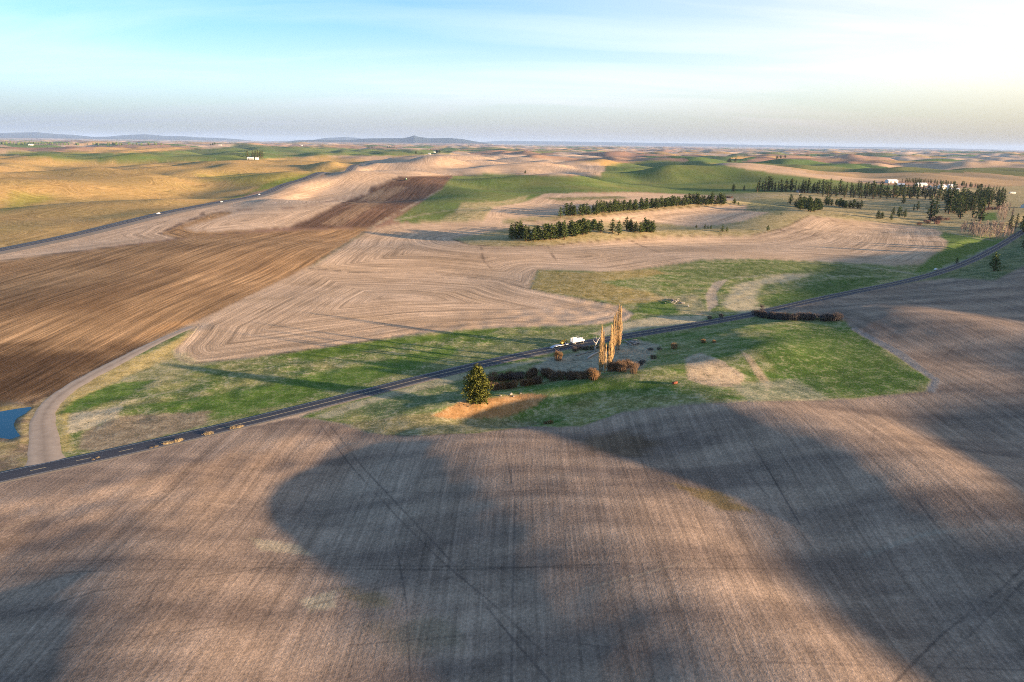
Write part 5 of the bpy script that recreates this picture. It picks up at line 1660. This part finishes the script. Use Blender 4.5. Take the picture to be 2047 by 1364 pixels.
def road_at(px, py, off):
    p = on_ground([(px, py)])[0]
    d, pos = seg_dist(np.array([p[0]]), np.array([p[1]]), road_line)
    i = int(pos[0]); q = road_line[min(i, len(road_line) - 2)]
    t = road_line[min(i + 1, len(road_line) - 1)] - q
    q = q + t * (pos[0] - i)
    t = t / np.linalg.norm(t)
    q = q + np.array([-t[1], t[0]]) * off
    return (q[0], q[1], float(H(q[0], q[1])[0]) + 0.165), math.atan2(t[1], t[0])


# truck heading away to the right, white stake sided body
loc, ang = road_at(1156, 688, 1.75)
e = empty('stake_truck', loc, ang, 0.88)
tag(e, 'white truck with slatted high sides parked on the paved road, hitched to a trailer', 'truck')
mb = MB(); mb.box((-0.2, 0.42, 0.85), (8.6, 0.14, 0.24)); mb.box((-0.2, -0.42, 0.85), (8.6, 0.14, 0.24)); mb.box((-3.9, 0, 0.85), (0.2, 1.0, 0.2))
mb.build('chassis', M_FRAME, e)
c = MB(); c.box((3.15, 0, 1.75), (1.9, 2.35, 1.3)); c.box((2.95, 0, 2.72), (1.5, 2.2, 0.65), top=(0.72, 0.86)); c.box((4.45, 0, 1.45), (0.8, 2.1, 0.9), top=(0.9, 0.92))
cab = c.build('cab', M_WPAINT, e)
MB().box((3.78, 0, 2.68), (0.12, 1.8, 0.45)).build('windscreen', M_GLASS, cab)
for s_ in (-1, 1):
    MB().box((3.05, s_ * 1.06, 2.62), (0.95, 0.14, 0.42)).build('side_window', M_GLASS, cab)
    MB().box((4.87, s_ * 0.75, 1.45), (0.06, 0.34, 0.2)).build('headlight', M_CHROME, e)
    MB().box((3.9, s_ * 1.35, 2.4), (0.08, 0.2, 0.4)).build('mirror', M_FRAME, e)
MB().box((-1.05, 0, 1.12), (6.2, 2.5, 0.16)).build('deck', M_STEEL, e)
for s_ in (-1, 1):
    for z in np.linspace(1.5, 3.3, 4):
        MB().box((-1.05, s_ * 1.22, z), (6.1, 0.05, 0.28)).build('slat', M_WPAINT, e)
    for x in np.linspace(-4.0, 1.9, 6):
        MB().box((x, s_ * 1.27, 2.3), (0.14, 0.055, 2.35)).build('stake', M_WPAINT, e)
for x in (-4.12, 2.02):
    for z in np.linspace(1.5, 3.3, 4):
        MB().box((x, 0, z), (0.05, 2.38, 0.28)).build('end_slat', M_WPAINT, e)
for x in (3.9, -2.0, -3.1):
    for s_ in (-1, 1):
        wheel(e, x, s_ * 1.05, 0.5)
# flat trailer with ramp behind
loc, ang = road_at(1122, 693, 1.75)
e = empty('flatbed_trailer', loc, ang, 0.9)
tag(e, 'pale flatbed trailer with a lowered rear ramp carrying a yellow digger', 'trailer')
MB().box((0, 0, 0.92), (9.4, 2.6, 0.18)).build('deck', M_STEEL, e)
for k in range(9):
    MB().box((-4.2 + k * 1.05, 0, 1.02), (0.95, 2.4, 0.035)).build('deck_plank', M_STEEL, e)
for s_ in (-1, 1):
    MB().box((0, s_ * 1.31, 0.86), (9.4, 0.04, 0.22)).build('side_rail', M_WPAINT, e)
    MB().tube([(-4.7, s_ * 0.8, 0.9), (-6.4, s_ * 0.8, 0.25), (-7.0, s_ * 0.8, 0.12)], 0.12, 5).build('ramp_rail', M_STEEL, e)
MB().add([(-4.7, -1.2, 0.98), (-4.7, 1.2, 0.98), (-7.2, 1.2, 0.10), (-7.2, -1.2, 0.10), (-4.7, -1.2, 0.90), (-4.7, 1.2, 0.90), (-7.2, 1.2, 0.04), (-7.2, -1.2, 0.04)],
         [(3, 2, 1, 0), (4, 5, 6, 7), (0, 1, 5, 4), (2, 3, 7, 6), (1, 2, 6, 5), (3, 0, 4, 7)]).build('ramp', M_STEEL, e)
MB().tube([(4.7, 0.9, 0.85), (6.0, 0, 0.8)], 0.09, 5).tube([(4.7, -0.9, 0.85), (6.0, 0, 0.8)], 0.09, 5).build('drawbar', M_FRAME, e)
for x in (-1.4, -0.4, 0.6):
    for s_ in (-1, 1): wheel(e, x, s_ * 1.05, 0.4)
tz = loc[2] + 0.94
c_, s__ = math.cos(ang), math.sin(ang)
e = empty('mini_digger', (loc[0] + c_ * 0.9, loc[1] + s__ * 0.9, tz), ang + 0.1)
tag(e, 'small yellow tracked digger standing on the flatbed trailer', 'digger')
for s_ in (-1, 1):
    MB().tube([(-1.1, s_ * 0.75, 0.3), (-1.1, s_ * 0.75, 0.3)], 0.3, 4)
    m_ = MB(); m_.box((0, s_ * 0.75, 0.3), (2.3, 0.38, 0.58), top=(1.0, 1.0)); m_.build('track', M_BLACK, e)
MB().box((-0.35, 0, 1.0), (1.9, 1.6, 0.75), top=(0.92, 0.92)).build('body', M_DIG, e)
cb = MB(); cb.box((0.25, 0.35, 1.75), (0.95, 0.85, 0.95), top=(0.85, 0.9)); cab = cb.build('cab', M_DIG, e)
MB().box((0.74, 0.35, 1.8), (0.05, 0.6, 0.6)).build('window', M_GLASS, cab)
MB().tube([(0.7, -0.4, 1.0), (1.7, -0.4, 2.3), (2.5, -0.4, 1.9)], [0.2, 0.18, 0.14], 6).build('boom', M_DIG, e)
MB().tube([(2.5, -0.4, 1.9), (2.7, -0.4, 0.7)], [0.14, 0.1], 6).build('arm', M_DIG, e)
MB().box((2.6, -0.4, 0.4), (0.55, 0.6, 0.5), top=(0.6, 1)).build('bucket', M_FRAME, e)


def car(name, loc, ang, label, paint, group=None, L=4.8, kind='suv'):
    e = empty(name, loc, ang); tag(e, label, 'car', group)
    b = MB(); b.box((0, 0, 0.68), (L, 1.85, 0.62), top=(0.97, 0.94)); body = b.build('body', paint, e)
    b = MB(); b.box((-0.35, 0, 1.28), (L * 0.62, 1.7, 0.62), top=(0.74, 0.84)); cab = b.build('cabin', paint, e)
    for s_ in (-1, 1):
        MB().box((-0.35, s_ * 0.80, 1.25), (L * 0.48, 0.08, 0.34)).build('side_window', M_GLASS, cab)
        MB().box((L / 2 - 0.02, s_ * 0.65, 0.75), (0.06, 0.35, 0.16)).build('headlight', M_CHROME, e)
        MB().box((-L / 2 + 0.02, s_ * 0.72, 0.8), (0.06, 0.25, 0.18)).build('tail_light', M_RED, e)
        for x in (L * 0.31, -L * 0.31): wheel(e, x, s_ * 0.82, 0.35, 0.24)
    MB().box((-0.35 + L * 0.262, 0, 1.28), (0.2, 1.4, 0.36)).build('windscreen', M_GLASS, cab)
    return e


p, ang = road_at(1885, 542, 5.6)
car('car', (p[0], p[1], float(H(p[0], p[1])[0]) + 0.1), ang, 'white car pulled over on the roadside near the green field', M_WPAINT)
M_SILV = simple_mat('silver_paint', (0.55, 0.56, 0.58), 0.3, 0.08, 1.0, spec=0.5)
for (a, b_, side, lab, m_) in ((338, 427, 2.4, 'white car on the far highway beside the brown strip', M_WPAINT), (433, 405, -2.4, 'silver car in the far highway lane toward the tan field', M_SILV), (487, 391, 2.4, 'white van-like car farthest along the highway', M_WPAINT)):
    c = on_ground([(a, b_)])[0]
    d, pos = seg_dist(np.array([c[0]]), np.array([c[1]]), hwy_line)
    i = min(int(pos[0]), len(hwy_line) - 2); q = hwy_line[i]; t = hwy_line[i + 1] - q; t = t / np.linalg.norm(t)
    q = q + np.array([-t[1], t[0]]) * side
    car('car', (q[0], q[1], float(H(q[0], q[1])[0]) + 0.76), math.atan2(t[1], t[0]) + (0 if side < 0 else math.pi), lab, m_, L=5.4)


# ------------------------------------------------------------------ farm buildings
M_ROOF = simple_mat('pale_metal_roof', (0.62, 0.66, 0.70), 0.4, 0.12, 0.3, spec=0.4)
M_WALL = simple_mat('white_siding', (0.66, 0.64, 0.60), 0.8, 0.08, 0.5)
M_WALLG = simple_mat('grey_siding', (0.42, 0.42, 0.42), 0.8, 0.1, 0.5)
M_DOOR = simple_mat('dark_door', (0.10, 0.09, 0.09), 0.7, 0.2, 1.0)
M_ROOFD = simple_mat('dark_shingle_roof', (0.14, 0.12, 0.12), 0.9, 0.2, 0.5)


def barn(name, px, w, d, h, rise, rz, label, wall=M_WALL, roof=M_ROOF, doors=1, windows=2, cat='building', group=None):
    p = on_ground([px])[0]
    e = empty(name, (p[0], p[1], p[2] - 0.3), rz)
    tag(e, label, cat, group)
    wl = MB()
    x, y = w / 2, d / 2
    wl.add([(-x, -y, 0), (x, -y, 0), (x, y, 0), (-x, y, 0), (-x, -y, h), (x, -y, h), (x, y, h), (-x, y, h), (-x, 0, h + rise), (x, 0, h + rise)],
           [(0, 1, 5, 4), (2, 3, 7, 6), (1, 2, 6, 9, 5), (3, 0, 4, 8, 7), (3, 2, 1, 0)])
    wl.build('wall', wall, e)
    o = 0.5; k = rise / y
    for s_ in (-1, 1):
        a = [(-x - o, s_ * (y + o), h - k * o + 0.03), (x + o, s_ * (y + o), h - k * o + 0.03), (x + o, 0, h + rise + 0.03), (-x - o, 0, h + rise + 0.03)]
        b = [(q[0], q[1], q[2] + 0.2) for q in a]
        MB().add(a + b, [(0, 1, 2, 3), (7, 6, 5, 4), (0, 4, 5, 1), (1, 5, 6, 2), (2, 6, 7, 3), (3, 7, 4, 0)]).build('roof', roof, e)
    for k_ in range(doors):
        MB().box((-x * 0.5 + k_ * w * 0.4, -y - 0.03, h * 0.38), (w * 0.14 if w > 14 else 1.6, 0.1, h * 0.76)).build('door', M_DOOR, e)
    for k_ in range(windows):
        MB().box((x * 0.2 + k_ * w * 0.18, -y - 0.03, h * 0.6), (1.3, 0.1, 1.2)).build('window', M_GLASS, e)
        MB().box((x + 0.03, -y * 0.4 + k_ * d * 0.3, h * 0.6), (0.1, 1.2, 1.2)).build('window', M_GLASS, e)
    return e


barn('metal_shed', (1782, 366), 27, 14, 6, 3.4, 0.15, 'long pale metal shed at the start of the white farm, on the green hill side', doors=2)
barn('farm_house', (1800, 373), 16, 10, 5, 3, -0.3, 'white farmhouse half hidden behind the wood, beside the long shed')
barn('metal_shed', (1841, 373), 25, 12, 6, 3.2, 0.1, 'long white shed in the middle of the farm', doors=2)
barn('farm_house', (1859, 379), 11, 9, 6, 3, 1.2, 'narrow white farm building with its gable to the wood', doors=1)
barn('farm_house', (1869, 379), 9, 8, 5.5, 2.8, 1.2, 'small white gabled building beside the narrow one')
barn('farm_house', (1882, 378), 18, 12, 6.5, 4, 0.35, 'large white house with a pale roof before the windbreak')
barn('metal_shed', (1901, 376), 17, 12, 6, 3.5, 0.1, 'white shed at the windbreak end of the farm', doors=2)
barn('metal_shed', (1905, 382), 24, 11, 4.5, 2.5, -0.1, 'low long pale-roofed shed standing in front of the end shed', doors=2)
barn('metal_shed', (2024, 387), 13, 4, 3.0, 0.8, 0.05, 'long low white trailer-like shed alone on the open green ground', windows=1)
barn('farm_house', (2052, 416), 16, 11, 5, 3, 0.4, 'white house above the road bend at the edge of the wood')
barn('farm_house', (1598, 385), 12, 8, 4, 2.4, 0.2, 'small brown-grey house inside the woodland belt', wall=M_WALLG, roof=M_ROOFD)
barn('metal_shed', (501, 319), 22, 12, 5, 3.5, 0.1, 'grey-roofed shed at the foot of the tall tree clump in the far fields', wall=M_WALLG)
barn('farm_house', (514, 319.5), 12, 9, 5, 3, 0.4, 'white house under the tall tree clump in the far fields')
barn('metal_shed', (869, 305.5), 18, 12, 6, 3, 0.2, 'white shed of the farm at the green field end beyond the tan hill')
barn('farm_house', (858, 309), 14, 10, 6, 4, -0.2, 'small pale house in front of that far white shed')
barn('metal_shed', (603, 291.5), 26, 16, 7, 4, 0.0, 'lone white barn on the far pink plain')
barn('metal_shed', (62, 291), 36, 18, 8, 5, 0.2, 'orange-lit pale barn before the distant dark wood')
barn('metal_shed', (440, 291), 30, 14, 6, 3, 0.0, 'long pale far barn among a few dark trees')
for p in scatter_line([(497, 317), (510, 316), (527, 316)], 13, 25, 6):
    put_tree('farm_tree', TALL, p, random.uniform(24, 36), 'tall dark conifer in the clump around the far farm', 'trees of the far farm clump', wide=1.1)
for p in list(scatter_line([(858, 302), (868, 301.5)], 5, 30, 8)) + list(scatter_line([(871, 306), (880, 306)], 6, 20, 6)) + list(scatter_line([(832, 308), (853, 308)], 5, 20, 6)):
    put_tree('farm_tree', YOUNG, p, random.uniform(14, 22), 'dark tree around the farm at the green field end', 'trees of the farm beyond the tan hill', wide=1.3)
for p in list(scatter_line([(736, 297), (746, 297)], 4, 30, 8)) + list(scatter_line([(774, 296), (787, 296)], 6, 30, 8)) + list(scatter_line([(928, 295), (948, 294)], 5, 30, 8)) + list(scatter_line([(418, 291), (432, 290)], 6, 30, 8)) + list(scatter_line([(1455, 324), (1475, 323)], 5, 30, 8)):
    put_tree('far_tree', YOUNG, p, random.uniform(16, 26), 'small dark tree in the far-off fields near the skyline', 'far-off trees of the plain', wide=1.4)
p = on_ground([(1050, 347)])[0]
put_tree('pine_tree', YOUNG, p, 9, 'single small tree at the tip of the round wheat hill', None, wide=1.2)
for p in scatter_line([(1525, 320), (1560, 317), (1600, 314), (1672, 312)], 22, 30, 8):
    put_tree('far_tree', YOUNG, p, random.uniform(12, 20), 'dark tree in the thin row on the far ridge above the wheat', 'trees of the far ridge row', wide=1.5)

# ------------------------------------------------------------------ the distant wood: one mass of crowns
g = np.random.default_rng(3)
V0, F0 = [], []
px = [(x, y) for x, y in zip(np.r_[g.uniform(-60, 110, 70), g.uniform(110, 330, 50)], np.r_[g.uniform(287, 290, 70), g.uniform(289, 291, 50)])]
P = on_ground(px)
P = P[np.hypot(P[:, 0], P[:, 1]) < 20000]
vs, fs = [], []
for p in P:
    r = math.hypot(p[0], p[1]); h = g.uniform(18, 34); w = h * 0.3
    n = 7; b = len(vs)
    for lv, (zz, ww) in enumerate(((0.0, 0.25), (0.18, 1.0), (0.5, 0.75), (0.8, 0.4))):
        for k in range(n):
            a = 6.283 * k / n + lv; q = w * ww * g.uniform(0.7, 1.2)
            vs.append((p[0] + math.cos(a) * q, p[1] + math.sin(a) * q, p[2] + zz * h + g.normal() * 0.03 * h))
    vs.append((p[0], p[1], p[2] + h))
    for lv in range(3):
        for k in range(n):
            fs.append((b + lv * n + k, b + lv * n + (k + 1) % n, b + (lv + 1) * n + (k + 1) % n, b + (lv + 1) * n + k))
    for k in range(n):
        fs.append((b + 3 * n + k, b + 3 * n + (k + 1) % n, b + 4 * n))
me = bpy.data.meshes.new('distant_wood'); me.from_pydata(vs, [], fs); me.update()
tag(link('distant_wood', me, M_NEEDLE), 'dark line of far-off wood below the blue mountains', 'wood', kind='stuff')

# ------------------------------------------------------------------ mast, poles, tractor
M_GALV = simple_mat('galvanised_steel', (0.55, 0.55, 0.56), 0.5, 0.1, 0.5)
p = on_ground([(980, 284.5)])[0]
hm_ = max(60, height_to(p, 274))
e = empty('radio_mast', tuple(p)); tag(e, 'thin radio mast on the skyline beside the pointed butte', 'mast')
w = hm_ * 0.012
for k in range(3):
    a = 2.094 * k
    MB().tube([(math.cos(a) * w, math.sin(a) * w, 0), (math.cos(a) * w * 0.6, math.sin(a) * w * 0.6, hm_)], 0.006 * hm_, 5).build('leg', M_GALV, e)
for k in range(9):
    z = hm_ * (k + 0.5) / 9
    MB().tube([(math.cos(2.094 * j) * w * 0.9, math.sin(2.094 * j) * w * 0.9, z + (j % 2) * 4) for j in range(4)], 0.003 * hm_, 4).build('brace', M_GALV, e)
M_POLE = simple_mat('pole_wood', (0.42, 0.34, 0.26), 0.9, 0.2, 1.0)
pm = MB().tube([(0, 0, 0), (0, 0, 11)], [0.2, 0.14], 7).mesh('post'); pm.materials.append(M_POLE)
am = MB().box((0, 0, 10.2), (2.4, 0.14, 0.14)).mesh('crossarm'); am.materials.append(M_POLE)
for (a, b_) in ((225, 328), (336, 326), (372, 325), (432, 323), (192, 330), (1597, 398), (1566, 400)):
    p = on_ground([(a, b_)])[0]
    e = bpy.data.objects.new('utility_pole', None); COL.objects.link(e); e.location = p; e.rotation_euler = (0, 0, 0.6)
    e['label'] = 'thin wooden utility pole on the line along the fields'; e['category'] = 'pole'; e['group'] = 'utility poles across the fields'
    for pn, me in (('post', pm), ('crossarm', am)):
        c = bpy.data.objects.new(pn, me); COL.objects.link(c); c.parent = e
p = on_ground([(811, 361)])[0]
e = empty('tractor', tuple(p), 2.4, 1.3); tag(e, 'tractor working the dark ploughed field', 'tractor')
M_TRAC = simple_mat('tractor_green', (0.05, 0.16, 0.05), 0.5, 0.2, 1.0)
MB().box((0.9, 0, 1.5), (2.6, 1.0, 0.9)).build('bonnet', M_TRAC, e)
cb = MB().box((-0.9, 0, 2.3), (1.6, 1.7, 1.6), top=(0.85, 0.85)).build('cab', M_TRAC, e)
MB().box((-0.9, 0, 3.15), (1.7, 1.7, 0.12)).build('roof', M_WPAINT, cb)
for s_ in (-1, 1):
    wheel(e, -1.2, s_ * 1.1, 1.0, 0.6); wheel(e, 1.7, s_ * 1.0, 0.65, 0.45)
MB().box((-4.4, 0, 0.8), (0.5, 9.0, 0.4)).box((-3.0, 0, 0.9), (2.6, 0.25, 0.2)).build('cultivator', M_FRAME, e)
# ------------------------------------------------------------------ haze
hm = bpy.data.materials.new('haze_air'); hm.use_nodes = True
nt = hm.node_tree
for n in list(nt.nodes): nt.nodes.remove(n)
ho = nt.nodes.new('ShaderNodeOutputMaterial')
pv = nt.nodes.new('ShaderNodeVolumePrincipled')
pv.inputs['Color'].default_value = (0.42, 0.62, 1.0, 1)
pv.inputs['Density'].default_value = 1.5e-5
pv.inputs['Anisotropy'].default_value = 0.0
nt.links.new(pv.outputs[0], ho.inputs['Volume'])
z0 = float(GZ.min()) - 1.5
z1 = max(float(GZ.max()), 160.0) + 20
mbh = MB(); mbh.box((0, 0, (z0 + z1) / 2), (140000, 140000, z1 - z0))
hz = mbh.build('haze', hm)
tag(hz, 'thin blue evening haze filling the air over the fields', 'haze', kind='stuff')
